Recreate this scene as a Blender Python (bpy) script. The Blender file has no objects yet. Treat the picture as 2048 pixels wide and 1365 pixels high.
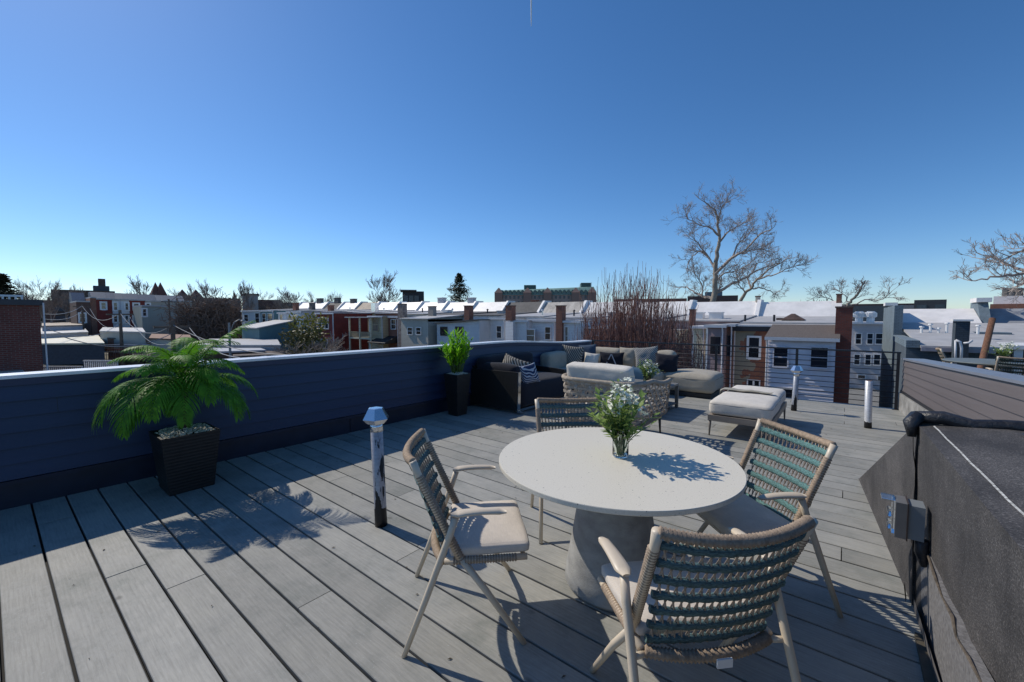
import bpy, math, random
from math import radians as R, sin, cos, tan, pi, sqrt, atan, atan2, hypot
from mathutils import Vector, Matrix, Euler, noise as mn
random.seed(7)
S = bpy.context.scene
C = S.collection

# ------------------------------------------------------------------ camera, sky, sun, exposure
EYE = 1.56; F = 840.0; HOR = 633.0; YAW = R(38.5); PITCH = atan((682.5-HOR)/F)
cd = bpy.data.cameras.new('camera'); cam = bpy.data.objects.new('camera', cd); C.objects.link(cam)
cd.sensor_width = 36; cd.lens = F/2048*36; cd.clip_start = .05; cd.clip_end = 20000
cam.location = (0, 0, EYE); cam.rotation_euler = (R(90)-PITCH, 0, YAW)
S.camera = cam
SUN_EL = R(43.2)
w = bpy.data.worlds.new('World'); S.world = w; w.use_nodes = True
nt = w.node_tree; nt.nodes.clear()
sky = nt.nodes.new('ShaderNodeTexSky'); sky.sky_type = 'NISHITA'; sky.sun_disc = False
sky.sun_elevation = SUN_EL; sky.sun_rotation = R(-93); sky.air_density = .8; sky.dust_density = .16; sky.ozone_density = 5.0; sky.altitude = 0
bg = nt.nodes.new('ShaderNodeBackground'); bg.inputs[1].default_value = .12
wo = nt.nodes.new('ShaderNodeOutputWorld')
# uniform saturation of the whole sky (deep winter blue of the photograph)
_h = nt.nodes.new('ShaderNodeHueSaturation'); _h.inputs['Saturation'].default_value = 1.17; _h.inputs['Value'].default_value = 1.03
nt.links.new(sky.outputs[0], _h.inputs['Color']); nt.links.new(_h.outputs[0], bg.inputs[0])
nt.links.new(bg.outputs[0], wo.inputs[0])
sd = bpy.data.lights.new('sun', 'SUN'); sd.energy = 3.35; sd.angle = R(.5); sd.color = (1, .93, .82)
sun = bpy.data.objects.new('sun', sd); C.objects.link(sun)
sun.rotation_euler = Vector((cos(SUN_EL), .075, -sin(SUN_EL))).to_track_quat('-Z', 'Y').to_euler()
vs = S.view_settings; vs.view_transform = 'Standard'; vs.look = 'None'; vs.exposure = .06; vs.gamma = 1; vs.use_curve_mapping = False

# ------------------------------------------------------------------ helpers: unprojection of measured directions on real planes
CA, SA = cos(YAW), sin(YAW)
def ray(px, py):
    a = (px-1024)/F; b = (682.5-py)/F; c, s = cos(PITCH), sin(PITCH)
    y = c+b*s; z = -s+b*c
    return Vector((CA*a-SA*y, SA*a+CA*y, z))
def PZ(px, py, z): r = ray(px, py); return Vector((0, 0, EYE))+r*((z-EYE)/r.z)
def PY(px, py, V): r = ray(px, py); return Vector((0, 0, EYE))+r*(V/r.y)
def PX(px, py, X): r = ray(px, py); return Vector((0, 0, EYE))+r*(X/r.x)
def PR(px, py, d): r = ray(px, py); return Vector((0, 0, EYE))+r*(d/hypot(r.x, r.y))   # at horizontal distance d

OFF = {}
def wl(o): return OFF.get(o.name, Vector((0, 0, 0))) if o else Vector((0, 0, 0))
def tag(o, label=None, cat=None, group=None, kind=None):
    if label: o['label'] = label
    if cat: o['category'] = cat
    if group: o['group'] = group
    if kind: o['kind'] = kind
    return o
def thing(name, label, cat, loc=(0, 0, 0), rz=0, group=None):
    o = bpy.data.objects.new(name, None); C.objects.link(o); o.empty_display_size = .1
    o.location = loc; o.rotation_euler = (0, 0, rz); OFF[o.name] = Vector(loc)
    return tag(o, label, cat, group)

class MB:
    def __init__(s): s.v = []; s.f = []; s.sm = False
    def quad(s, *p):
        n = len(s.v); s.v += [tuple(q) for q in p]; s.f.append(tuple(range(n, n+len(p)))); return s
    def box(s, x0, x1, y0, y1, z0, z1):
        if x0 > x1: x0, x1 = x1, x0
        if y0 > y1: y0, y1 = y1, y0
        if z0 > z1: z0, z1 = z1, z0
        return s.hexa([(x0,y0,z0),(x1,y0,z0),(x1,y1,z0),(x0,y1,z0)], [(x0,y0,z1),(x1,y0,z1),(x1,y1,z1),(x0,y1,z1)])
    def hexa(s, b, t):
        n = len(s.v); k = len(b); s.v += [tuple(q) for q in b]+[tuple(q) for q in t]
        s.f.append(tuple(range(n+k-1, n-1, -1))); s.f.append(tuple(range(n+k, n+2*k)))
        for i in range(k):
            j = (i+1) % k; s.f.append((n+i, n+j, n+k+j, n+k+i))
        return s
    def bar(s, a, b, w, h=None, up=(0, 0, 1)):
        h = h or w; a, b = Vector(a), Vector(b); d = (b-a).normalized(); u = Vector(up)
        if abs(d.dot(u)) > .98: u = Vector((1, 0, 0))
        r = d.cross(u).normalized(); u = r.cross(d)
        q = [r*w/2+u*h/2, -r*w/2+u*h/2, -r*w/2-u*h/2, r*w/2-u*h/2]
        return s.hexa([a+k for k in q], [b+k for k in q])
    def tube(s, pts, rad, n=8, cap=True):
        pts = [Vector(p) for p in pts]; m = len(pts)
        if not isinstance(rad, (list, tuple)): rad = [rad]*m
        base = len(s.v); pu = None
        for i, p in enumerate(pts):
            d = (pts[min(i+1, m-1)]-pts[max(i-1, 0)])
            d = d.normalized() if d.length > 1e-9 else Vector((0, 0, 1))
            if pu is None: pu = Vector((0, 0, 1)) if abs(d.z) < .9 else Vector((1, 0, 0))
            r = d.cross(pu)
            if r.length < 1e-6: r = d.cross(Vector((0, 1, 0)))
            r.normalize(); u = r.cross(d); pu = u
            for k in range(n):
                a = 2*pi*k/n; q = p+(r*cos(a)+u*sin(a))*rad[i]; s.v.append((q.x, q.y, q.z))
        for i in range(m-1):
            for k in range(n):
                a = base+i*n+k; b = base+i*n+(k+1) % n; s.f.append((a, b, b+n, a+n))
        if cap:
            s.f.append(tuple(base+k for k in range(n-1, -1, -1))); s.f.append(tuple(base+(m-1)*n+k for k in range(n)))
        return s
    def lathe(s, prof, c=(0, 0, 0), n=24, a0=0):
        base = len(s.v); m = len(prof)
        for r, z in prof:
            for k in range(n):
                a = a0+2*pi*k/n; s.v.append((c[0]+r*cos(a), c[1]+r*sin(a), c[2]+z))
        for i in range(m-1):
            for k in range(n):
                a = base+i*n+k; b = base+i*n+(k+1) % n; s.f.append((a, b, b+n, a+n))
        s.f.append(tuple(base+k for k in range(n-1, -1, -1))); s.f.append(tuple(base+(m-1)*n+k for k in range(n)))
        return s
    def xf(s, M, start=0):
        for i in range(start, len(s.v)):
            q = M @ Vector(s.v[i]); s.v[i] = (q.x, q.y, q.z)
        return s
    def build(s, name, m, parent=None, smooth=False, local=False, loc=None):
        off = wl(parent); o3 = Vector(loc) if loc is not None else off
        me = bpy.data.meshes.new(name)
        me.from_pydata(s.v if local else [(a-o3.x, b-o3.y, c-o3.z) for a, b, c in s.v], [], s.f)
        me.validate(); me.materials.append(m)
        if smooth: me.polygons.foreach_set('use_smooth', [True]*len(me.polygons))
        me.update()
        o = bpy.data.objects.new(name, me); C.objects.link(o)
        if parent: o.parent = parent
        if not local: o.location = o3-off if parent else o3
        OFF[o.name] = off if local else o3
        return o

def rbox(dx, dy, dz, r, n=10, crown=0, wr=.004, seed=0, crownb=0):
    """rounded cushion, centred in xy, bottom at z=0"""
    m = MB(); idx = {}
    def vert(i, j, k):
        key = (i, j, k)
        if key in idx: return idx[key]
        def g(t, d):   # denser near edges
            t = t/n*2-1; return (abs(t)**.75)*(1 if t > 0 else -1)*d/2
        p = Vector((g(i, dx), g(j, dy), g(k, dz)))
        q = Vector([max(-d/2+r, min(d/2-r, c)) for c, d in zip(p, (dx, dy, dz))])
        e = p-q
        if e.length > 1e-9: p = q+e.normalized()*r
        f = max(0, (1-(2*p.x/dx)**2))*max(0, (1-(2*p.y/dy)**2))
        nn = mn.noise(Vector((p.x*5+seed, p.y*5, p.z*9)))
        p.z += f*(crown if p.z > 0 else -crownb)
        p += (p.normalized())*nn*wr*3
        idx[key] = len(m.v); m.v.append((p.x, p.y, p.z+dz/2)); return idx[key]
    for a in range(n):
        for b in range(n):
            for fx in (0, n):
                q = [vert(fx, a, b), vert(fx, a+1, b), vert(fx, a+1, b+1), vert(fx, a, b+1)]; m.f.append(tuple(q if fx else q[::-1]))
                q = [vert(a, fx, b), vert(a, fx, b+1), vert(a+1, fx, b+1), vert(a+1, fx, b)]; m.f.append(tuple(q if fx else q[::-1]))
                q = [vert(a, b, fx), vert(a+1, b, fx), vert(a+1, b+1, fx), vert(a, b+1, fx)]; m.f.append(tuple(q if fx else q[::-1]))
    return m
def pillow(wd, ht, th, seed=0, n=14):
    """scatter pillow standing in xz plane, thickness along y, bottom centre at origin"""
    m = MB()
    for side in (1, -1):
        base = len(m.v)
        for i in range(n+1):
            for j in range(n+1):
                u = i/n*2-1; v = j/n*2-1
                pin = 1-.10*(1-u*u)*(abs(v)**6)
                pin2 = 1-.10*(1-v*v)*(abs(u)**6)
                t = th/2*((1-abs(u)**2.4)*(1-abs(v)**2.4))**.55
                t *= 1+.25*mn.noise(Vector((u*2+seed, v*2, side)))
                m.v.append((u*wd/2*pin2, side*t, ht/2+v*ht/2*pin))
        for i in range(n):
            for j in range(n):
                a = base+i*(n+1)+j; q = (a, a+n+1, a+n+2, a+1); m.f.append(q if side < 0 else q[::-1])
    return m

# ------------------------------------------------------------------ materials
def NM(name):
    m = bpy.data.materials.new(name); m.use_nodes = True; return m, m.node_tree, m.node_tree.nodes['Principled BSDF']
def N(t, k, **a):
    n = t.nodes.new(k)
    for x, y in a.items():
        if x.startswith('i_'): n.inputs[x[2:].replace('_', ' ')].default_value = y
        else: setattr(n, x, y)
    return n
def col(c): return (c[0], c[1], c[2], 1)
def ramp(t, fac, stops):
    r = t.nodes.new('ShaderNodeValToRGB'); e = r.color_ramp.elements
    while len(e) < len(stops): e.new(.5)
    for k, (p, c) in enumerate(stops): e[k].position = p; e[k].color = col(c)
    t.links.new(fac, r.inputs[0]); return r.outputs[0]
def mixc(t, fac, a, b, mode='MIX'):
    m = t.nodes.new('ShaderNodeMix'); m.data_type = 'RGBA'; m.blend_type = mode
    for sock, v in ((m.inputs[0], fac), (m.inputs[6], a), (m.inputs[7], b)):
        if hasattr(v, 'links'): t.links.new(v, sock)
        else: sock.default_value = v if not isinstance(v, tuple) else (col(v) if len(v) == 3 else v)
    return m.outputs[2]
def math_(t, op, a, b=None, cl=False):
    m = t.nodes.new('ShaderNodeMath'); m.operation = op; m.use_clamp = cl
    for s_, v in ((m.inputs[0], a), (m.inputs[1], b)):
        if v is None: continue
        if hasattr(v, 'links'): t.links.new(v, s_)
        else: s_.default_value = v
    return m.outputs[0]
def coords(t, scale=(1, 1, 1), kind='Object', rot=(0, 0, 0)):
    tc = t.nodes.new('ShaderNodeTexCoord'); mp = t.nodes.new('ShaderNodeMapping')
    mp.inputs['Scale'].default_value = scale; mp.inputs['Rotation'].default_value = rot
    t.links.new(tc.outputs[kind], mp.inputs[0]); return mp.outputs[0]
def noi(t, vec, scale, detail=4, rough=.6):
    n = N(t, 'ShaderNodeTexNoise', i_Scale=scale, i_Detail=detail, i_Roughness=rough); t.links.new(vec, n.inputs['Vector']); return n.outputs[0]
def bump(t, p, h, strength=.3, dist=.01):
    b = N(t, 'ShaderNodeBump', i_Strength=strength, i_Distance=dist); t.links.new(h, b.inputs['Height'])
    t.links.new(b.outputs[0], p.inputs['Normal'])
CACHE = {}
def M(name, c, rough=.6, metal=0, var=.15, scale=4, bs=0, bsc=60, stretch=(1, 1, 1), dirt=0, spec=.5, sheen=0):
    if name in CACHE: return CACHE[name]
    m, t, p = NM(name); v = coords(t, stretch); n = noi(t, v, scale)
    lo = tuple(x*(1-var) for x in c); hi = tuple(min(1, x*(1+var)) for x in c)
    cc = ramp(t, n, [(.3, lo), (.7, hi)])
    if dirt:
        n2 = noi(t, coords(t, (1, 1, .35)), 1.3, 6, .7)
        f = ramp(t, n2, [(.5, (0, 0, 0)), (.75, (dirt, dirt, dirt))])
        cc = mixc(t, f, cc, tuple(x*.35 for x in c))
    t.links.new(cc, p.inputs['Base Color'])
    p.inputs['Roughness'].default_value = rough; p.inputs['Metallic'].default_value = metal
    p.inputs['Specular IOR Level'].default_value = spec
    if sheen: p.inputs['Sheen Weight'].default_value = sheen
    if bs: bump(t, p, noi(t, v, bsc, 3), bs, .004)
    CACHE[name] = m; return m
def m_fabric(name, c, wv=420, var=.12):
    m, t, p = NM(name)
    a = N(t, 'ShaderNodeTexWave', i_Scale=wv/6.3, i_Distortion=1.2, i_Detail=1.0); a.bands_direction = 'X'
    b = N(t, 'ShaderNodeTexWave', i_Scale=wv/6.3, i_Distortion=1.2, i_Detail=1.0); b.bands_direction = 'Y'
    b2 = N(t, 'ShaderNodeTexWave', i_Scale=wv/6.3, i_Distortion=1.2, i_Detail=1.0); b2.bands_direction = 'Z'
    v = coords(t)
    for q in (a, b, b2): t.links.new(v, q.inputs['Vector'])
    h = math_(t, 'ADD', math_(t, 'ADD', a.outputs['Fac'], b.outputs['Fac']), b2.outputs['Fac'])
    n = noi(t, v, 9, 6, .75); n2 = noi(t, coords(t, (1, 6, 14)), 30, 3)
    cc = ramp(t, n, [(.3, tuple(x*(1-var) for x in c)), (.7, tuple(min(1, x*(1+var)) for x in c))])
    cc = mixc(t, .25, cc, ramp(t, n2, [(.35, tuple(x*.6 for x in c)), (.65, c)]))
    t.links.new(cc, p.inputs['Base Color']); p.inputs['Roughness'].default_value = .95
    p.inputs['Specular IOR Level'].default_value = .2; p.inputs['Sheen Weight'].default_value = .15
    bump(t, p, h, .25, .0015); return m
def m_brick(name, c1, c2, mortar, sc=1.0, bw=.21, rh=.075, stain=0, plaster=None):
    m, t, p = NM(name); tc = t.nodes.new('ShaderNodeTexCoord'); sp = t.nodes.new('ShaderNodeSeparateXYZ'); cb = t.nodes.new('ShaderNodeCombineXYZ')
    t.links.new(tc.outputs['Object'], sp.inputs[0])
    t.links.new(math_(t, 'ADD', sp.outputs[0], sp.outputs[1]), cb.inputs[0]); t.links.new(sp.outputs[2], cb.inputs[1])
    b = N(t, 'ShaderNodeTexBrick', i_Scale=1.0); b.inputs['Brick Width'].default_value = bw*sc; b.inputs['Row Height'].default_value = rh*sc
    b.inputs['Mortar Size'].default_value = .009*sc; b.inputs['Color1'].default_value = col(c1); b.inputs['Color2'].default_value = col(c2); b.inputs['Mortar'].default_value = col(mortar)
    t.links.new(cb.outputs[0], b.inputs['Vector'])
    n = noi(t, tc.outputs['Object'], 1.2, 6, .7); cc = mixc(t, .6, b.outputs['Color'], ramp(t, n, [(.3, (.45, .45, .45)), (.7, (1, 1, 1))]), 'MULTIPLY')
    if plaster:
        n2 = noi(t, tc.outputs['Object'], .55, 5, .6)
        n3 = noi(t, tc.outputs['Object'], 7, 5, .6)
        f = math_(t, 'GREATER_THAN', n2, .53)
        cc = mixc(t, f, cc, mixc(t, n3, tuple(x*.75 for x in plaster), plaster))
    t.links.new(cc, p.inputs['Base Color']); p.inputs['Roughness'].default_value = .9
    bump(t, p, b.outputs['Fac'], -.5, .008); return m
def m_siding(name, c, pitch=.14, dirt=.1, rough=.5):
    m, t, p = NM(name); tc = t.nodes.new('ShaderNodeTexCoord'); sp = t.nodes.new('ShaderNodeSeparateXYZ'); t.links.new(tc.outputs['Object'], sp.inputs[0])
    fr = math_(t, 'FRACT', math_(t, 'DIVIDE', sp.outputs[2], pitch))
    n = noi(t, coords(t, (1, 1, .4)), .9, 6, .7)
    cc = ramp(t, n, [(.25, tuple(x*(1-dirt*1.6) for x in c)), (.7, c)])
    gap = math_(t, 'GREATER_THAN', fr, .93)
    cc = mixc(t, math_(t, 'MULTIPLY', gap, .55), cc, tuple(x*.3 for x in c))
    t.links.new(cc, p.inputs['Base Color']); p.inputs['Roughness'].default_value = rough
    bump(t, p, math_(t, 'SUBTRACT', 1.0, fr), .9, .02); return m
def m_stripe(name, a, b, sc=60, rot=(0, R(45), 0), dist=.15, w=.5):
    m, t, p = NM(name); v = coords(t, rot=rot)
    q = N(t, 'ShaderNodeTexWave', i_Scale=sc/6.28*1.0, i_Distortion=dist, i_Detail=1.0); t.links.new(v, q.inputs['Vector'])
    cc = ramp(t, q.outputs['Fac'], [(w-.12, a), (w+.12, b)])
    t.links.new(cc, p.inputs['Base Color']); p.inputs['Roughness'].default_value = .95; p.inputs['Specular IOR Level'].default_value = .2
    bump(t, p, q.outputs['Fac'], .5, .004); return m
def m_plank():
    m, t, p = NM('grey painted deck board')
    oi = t.nodes.new('ShaderNodeObjectInfo'); tc = t.nodes.new('ShaderNodeTexCoord')
    mp = t.nodes.new('ShaderNodeMapping'); t.links.new(tc.outputs['Object'], mp.inputs[0]); mp.inputs['Scale'].default_value = (1, 1, 1)
    off = t.nodes.new('ShaderNodeVectorMath'); off.operation = 'ADD'
    cb = t.nodes.new('ShaderNodeCombineXYZ'); k = math_(t, 'MULTIPLY', oi.outputs['Random'], 57.0)
    for i in range(3): t.links.new(k, cb.inputs[i])
    t.links.new(mp.outputs[0], off.inputs[0]); t.links.new(cb.outputs[0], off.inputs[1]); V = off.outputs[0]
    st = t.nodes.new('ShaderNodeMapping'); st.inputs['Scale'].default_value = (.8, 11, 8); t.links.new(V, st.inputs[0])
    dis = noi(t, V, 1.8, 3)
    g = N(t, 'ShaderNodeTexNoise', i_Scale=9, i_Detail=8, i_Roughness=.72, i_Distortion=.6); t.links.new(st.outputs[0], g.inputs['Vector'])
    st2 = t.nodes.new('ShaderNodeMapping'); st2.inputs['Scale'].default_value = (.55, 6.5, 3); t.links.new(V, st2.inputs[0])
    wv = N(t, 'ShaderNodeTexWave', i_Scale=2.4, i_Distortion=9, i_Detail=3.0); wv.inputs['Detail Scale'].default_value = .7; wv.bands_direction = 'Y'; t.links.new(st2.outputs[0], wv.inputs['Vector'])
    blot = noi(t, V, 2.2, 7, .72)
    base = ramp(t, oi.outputs['Random'], [(0, (.292, .286, .258)), (.5, (.330, .323, .292)), (1, (.372, .364, .330))])
    cc = mixc(t, .55, base, ramp(t, g.outputs[0], [(.32, (.62, .63, .63)), (.62, (1.08, 1.08, 1.08))]), 'MULTIPLY')
    cc = mixc(t, .10, cc, ramp(t, wv.outputs['Fac'], [(.1, (.55, .55, .54)), (.6, (1.1, 1.1, 1.1))]), 'MULTIPLY')
    cc = mixc(t, .95, cc, ramp(t, blot, [(.3, (.66, .70, .70)), (.5, (1.0, 1.0, 1.0)), (.72, (1.16, 1.15, 1.12))]), 'MULTIPLY')
    wm = noi(t, tc.outputs['Object'], .9, 8, .8); cc = mixc(t, ramp(t, wm, [(.52, (0, 0, 0)), (.56, (.16, .16, .16)), (.60, (0, 0, 0))]), cc, (.42, .42, .40))
    sp = noi(t, V, 90, 2); spk = ramp(t, sp, [(.69, (0, 0, 0)), (.75, (.6, .6, .6))])
    cc = mixc(t, spk, cc, (.45, .47, .46))
    kn = N(t, 'ShaderNodeTexVoronoi', i_Scale=1.0); st3 = t.nodes.new('ShaderNodeMapping'); st3.inputs['Scale'].default_value = (2.2, 3.4, 2.5); t.links.new(V, st3.inputs[0]); t.links.new(st3.outputs[0], kn.inputs['Vector'])
    kf = ramp(t, kn.outputs['Distance'], [(.03, (.8, .8, .8)), (.07, (0, 0, 0))])
    cc = mixc(t, kf, cc, (.13, .13, .12))
    t.links.new(cc, p.inputs['Base Color']); p.inputs['Roughness'].default_value = .68; p.inputs['Specular IOR Level'].default_value = .35
    hh = math_(t, 'ADD', g.outputs[0], math_(t, 'MULTIPLY', wv.outputs['Fac'], .12)); bump(t, p, hh, .35, .003)
    return m
def m_terrazzo():
    m, t, p = NM('pale terrazzo'); v = coords(t)
    n = noi(t, v, 160, 3, .7); cc = ramp(t, n, [(.3, (.63, .585, .485)), (.65, (.74, .69, .58))])
    for sc, th, c in ((38, .13, (.24, .22, .19)), (80, .16, (.34, .30, .24)), (6, .05, (.13, .13, .13))):
        q = N(t, 'ShaderNodeTexVoronoi', i_Scale=sc); t.links.new(v, q.inputs['Vector'])
        pr = t.nodes.new('ShaderNodeSeparateColor'); t.links.new(q.outputs['Color'], pr.inputs[0])
        f = math_(t, 'MULTIPLY', math_(t, 'LESS_THAN', q.outputs['Distance'], th), math_(t, 'GREATER_THAN', pr.outputs[0], .78))
        cc = mixc(t, math_(t, 'MULTIPLY', f, .9), cc, c)
    t.links.new(cc, p.inputs['Base Color']); p.inputs['Roughness'].default_value = .55; p.inputs['Specular IOR Level'].default_value = .3
    bump(t, p, n, .08, .002); return m
def m_felt():
    m, t, p = NM('granular roofing felt'); v = coords(t)
    n = noi(t, v, 170, 2, .8); n2 = noi(t, coords(t, (1, 1, .5)), 1.6, 6, .7); n3 = noi(t, coords(t, (3, .7, 3)), 2.2, 4, .6)
    cc = ramp(t, n, [(.35, (.042, .039, .038)), (.57, (.095, .088, .084)), (.72, (.27, .25, .24))])
    cc = mixc(t, .95, cc, ramp(t, n2, [(.32, (.30, .30, .32)), (.62, (1.1, 1.1, 1.1))]), 'MULTIPLY')
    cc = mixc(t, .5, cc, ramp(t, n3, [(.35, (.5, .5, .5)), (.6, (1.1, 1.1, 1.1))]), 'MULTIPLY')
    t.links.new(cc, p.inputs['Base Color']); p.inputs['Roughness'].default_value = .85
    bump(t, p, n, .5, .003); return m
def m_tar():
    m, t, p = NM('glossy roofing tar'); v = coords(t); n = noi(t, v, 9, 6, .7)
    t.links.new(ramp(t, n, [(.3, (.012, .012, .014)), (.6, (.03, .03, .034)), (.78, (.10, .10, .10))]), p.inputs['Base Color'])
    p.inputs['Roughness'].default_value = .38; bump(t, p, n, .8, .02); return m
def m_pipe(name, light=(.55, .55, .56), z0=.20, tar=.5):
    """galvanised or painted pipe with runs of black tar, tar collar below z0 (object z)"""
    m, t, p = NM(name); tc = t.nodes.new('ShaderNodeTexCoord'); sp = t.nodes.new('ShaderNodeSeparateXYZ'); t.links.new(tc.outputs['Object'], sp.inputs[0])
    n = noi(t, coords(t, (9, 9, 1.6)), 1.6, 6, .65); n2 = noi(t, coords(t, (6, 6, 14)), 4, 5)
    run = math_(t, 'GREATER_THAN', n, 1.05-tar)
    col_ = math_(t, 'LESS_THAN', math_(t, 'ADD', sp.outputs[2], math_(t, 'MULTIPLY', math_(t, 'SUBTRACT', n2, .5), .06)), z0)
    f = math_(t, 'MAXIMUM', run, col_)
    c1 = ramp(t, n2, [(.3, tuple(x*.7 for x in light)), (.65, light)])
    cc = mixc(t, f, c1, (.014, .013, .014)); t.links.new(cc, p.inputs['Base Color'])
    p.inputs['Roughness'].default_value = .42; p.inputs['Metallic'].default_value = .25
    bump(t, p, f, .6, .004); return m
def m_emit_free(name, c, rough=.5, **k): return M(name, c, rough, **k)
def m_glass(name='clear ribbed glass', tint=(.9, .95, .92)):
    m, t, p = NM(name); p.inputs['Base Color'].default_value = col(tint); p.inputs['Roughness'].default_value = .03
    p.inputs['Transmission Weight'].default_value = 1; p.inputs['IOR'].default_value = 1.35; return m
def m_leaf(name, c, tr=.25, var=.4):
    m, t, p = NM(name); v = coords(t); n = noi(t, v, 14, 3)
    cc = ramp(t, n, [(.3, tuple(x*(1-var) for x in c)), (.7, tuple(x*(1+var) for x in c))])
    t.links.new(cc, p.inputs['Base Color']); p.inputs['Roughness'].default_value = .55; p.inputs['Specular IOR Level'].default_value = .25
    tl = t.nodes.new('ShaderNodeBsdfTranslucent'); t.links.new(cc, tl.inputs[0])
    mx = t.nodes.new('ShaderNodeMixShader'); mx.inputs[0].default_value = tr
    out = [q for q in t.nodes if q.type == 'OUTPUT_MATERIAL'][0]
    t.links.new(p.outputs[0], mx.inputs[1]); t.links.new(tl.outputs[0], mx.inputs[2]); t.links.new(mx.outputs[0], out.inputs[0]); return m
def m_teal(name, c):
    m, t, p = NM(name); v = coords(t, (70, 70, 300)); n = noi(t, v, 1.2, 2)
    t.links.new(ramp(t, n, [(.35, tuple(x*.45 for x in c)), (.65, tuple(x*1.35 for x in c))]), p.inputs['Base Color'])
    p.inputs['Roughness'].default_value = .9; bump(t, p, n, .8, .004); return m

mPlank = m_plank(); mTerr = m_terrazzo(); mFelt = m_felt(); mTar = m_tar()
mNavy = M('navy painted fibre cement siding', (.022, .036, .084), .42, var=.12, scale=1.5, stretch=(1, .4, 3), spec=.4)
mNavyD = M('dark navy flashing', (.014, .020, .040), .35, var=.3, scale=3)
mCap = M('light metal coping', (.76, .77, .80), .35, metal=.1, var=.08)
mBrownSid = M('taupe lap siding', (.135, .115, .112), .5, var=.10, scale=1.2, stretch=(1, .3, 3))
mBlkMetal = M('black painted steel', (.012, .013, .018), .4, var=.2)
mFrame = M('cream powder coated frame', (.64, .54, .41), .42, var=.05)
mRope = M('taupe rope', (.33, .25, .18), .85, var=.3, scale=60, bs=.5, bsc=240)
mRope2 = M('taupe cord', (.33, .26, .195), .85, var=.35, scale=80, bs=.4, bsc=240)
mTeal = m_teal('woven teal band', (.085, .15, .155))
mTeal2 = m_teal('bright woven teal band', (.11, .225, .215))
mSeat = m_fabric('oatmeal seat fabric', (.66, .59, .51))
mLin = m_fabric('light linen upholstery', (.72, .665, .575))
mTaupe = m_fabric('warm grey upholstery', (.43, .385, .305))
mCharc = m_fabric('charcoal navy upholstery', (.020, .021, .030))
mConc = M('brushed concrete', (.34, .335, .32), .85, var=.22, scale=10, bs=.5, bsc=120, stretch=(1, 1, 1.6))
mPlanter = M('dark ribbed planter', (.013, .0125, .012), .5, var=.3, scale=8)
mPeb = M('cream pebbles', (.52, .48, .38), .7, var=.35, scale=30)
mPalm = m_leaf('palm leaf', (.10, .265, .018), .40); mBam = m_leaf('bright bamboo palm leaf', (.22, .50, .02), .45)
mSprig = m_leaf('olive green sprig', (.26, .36, .10), .4); mPetal = M('white petals', (.78, .80, .68), .6, var=.08)
mStem = M('green stems', (.06, .12, .03), .6)
mWhite = M('white paint', (.80, .79, .77), .45, var=.06, dirt=.15)
mPane = M('dark window glass', (.02, .026, .035), .08, var=.3, scale=.6, spec=.9)
mPane2 = M('curtained window glass', (.16, .15, .13), .12, var=.5, scale=1.2, spec=.8)
mSteel = M('galvanised steel', (.70, .71, .73), .20, metal=.95, var=.06)
mBoxGrey = M('grey electrical plastic', (.20, .22, .23), .45, var=.06)
mBark = M('pale bark', (.30, .26, .21), .9, var=.35, scale=2); mBarkD = M('dark grey bark', (.27, .225, .19), .9, var=.3, scale=2)
mTwigR = M('red brown twigs', (.24, .125, .10), .85, var=.35, scale=3)
mAsph = M('alley asphalt', (.06, .06, .06), .9, var=.3, scale=1.2)

# ------------------------------------------------------------------ terrain
def gz(x, y=0): return -6.4+.021*max(0, -x)*min(1, max(0, (200+x)/200+1))
gm = MB(); xs = [-2500, -900, -500, -300, -200, -150, -110, -80, -50, -30, -15, 0, 15, 40, 120, 500, 2500]
for i, x in enumerate(xs):
    for y in (-300, 200, 4000): gm.v.append((x, y, gz(max(x, -200))))
for i in range(len(xs)-1):
    for j in range(2):
        a = i*3+j; gm.f.append((a, a+3, a+4, a+1))
def m_ground():
    m, t, p = NM('winter yards and gravel'); v = coords(t); n = noi(t, v, .25, 8, .7)
    t.links.new(ramp(t, n, [(.3, (.07, .062, .045)), (.5, (.13, .12, .085)), (.7, (.19, .17, .14))]), p.inputs['Base Color']); p.inputs['Roughness'].default_value = .95; return m
gm.build('ground', m_ground()).update_tag(); tag(bpy.data.objects['ground'], kind='structure')
al = MB()
for i in range(11, -1, -1): pass
al.quad((-120, 13.5, gz(-120)+.02), (30, 13.5, -6.37), (30, 18.5, -6.37), (-120, 18.5, gz(-120)+.02))
tag(al.build('alley_road', mAsph), kind='structure')
al = MB(); al.quad((-40, 46, gz(-40)+.06), (40, 46, -6.33), (40, 55, -6.33), (-40, 55, gz(-40)+.06)); tag(al.build('street_road', M('pale street asphalt', (.20, .195, .18), .9, var=.15)), kind='structure')
al = MB(); al.box(-20, 20, 55, 57.5, -6.6, -6.2); tag(al.build('pavement', M('pavement concrete', (.42, .38, .30), .9)), kind='structure')

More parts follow.
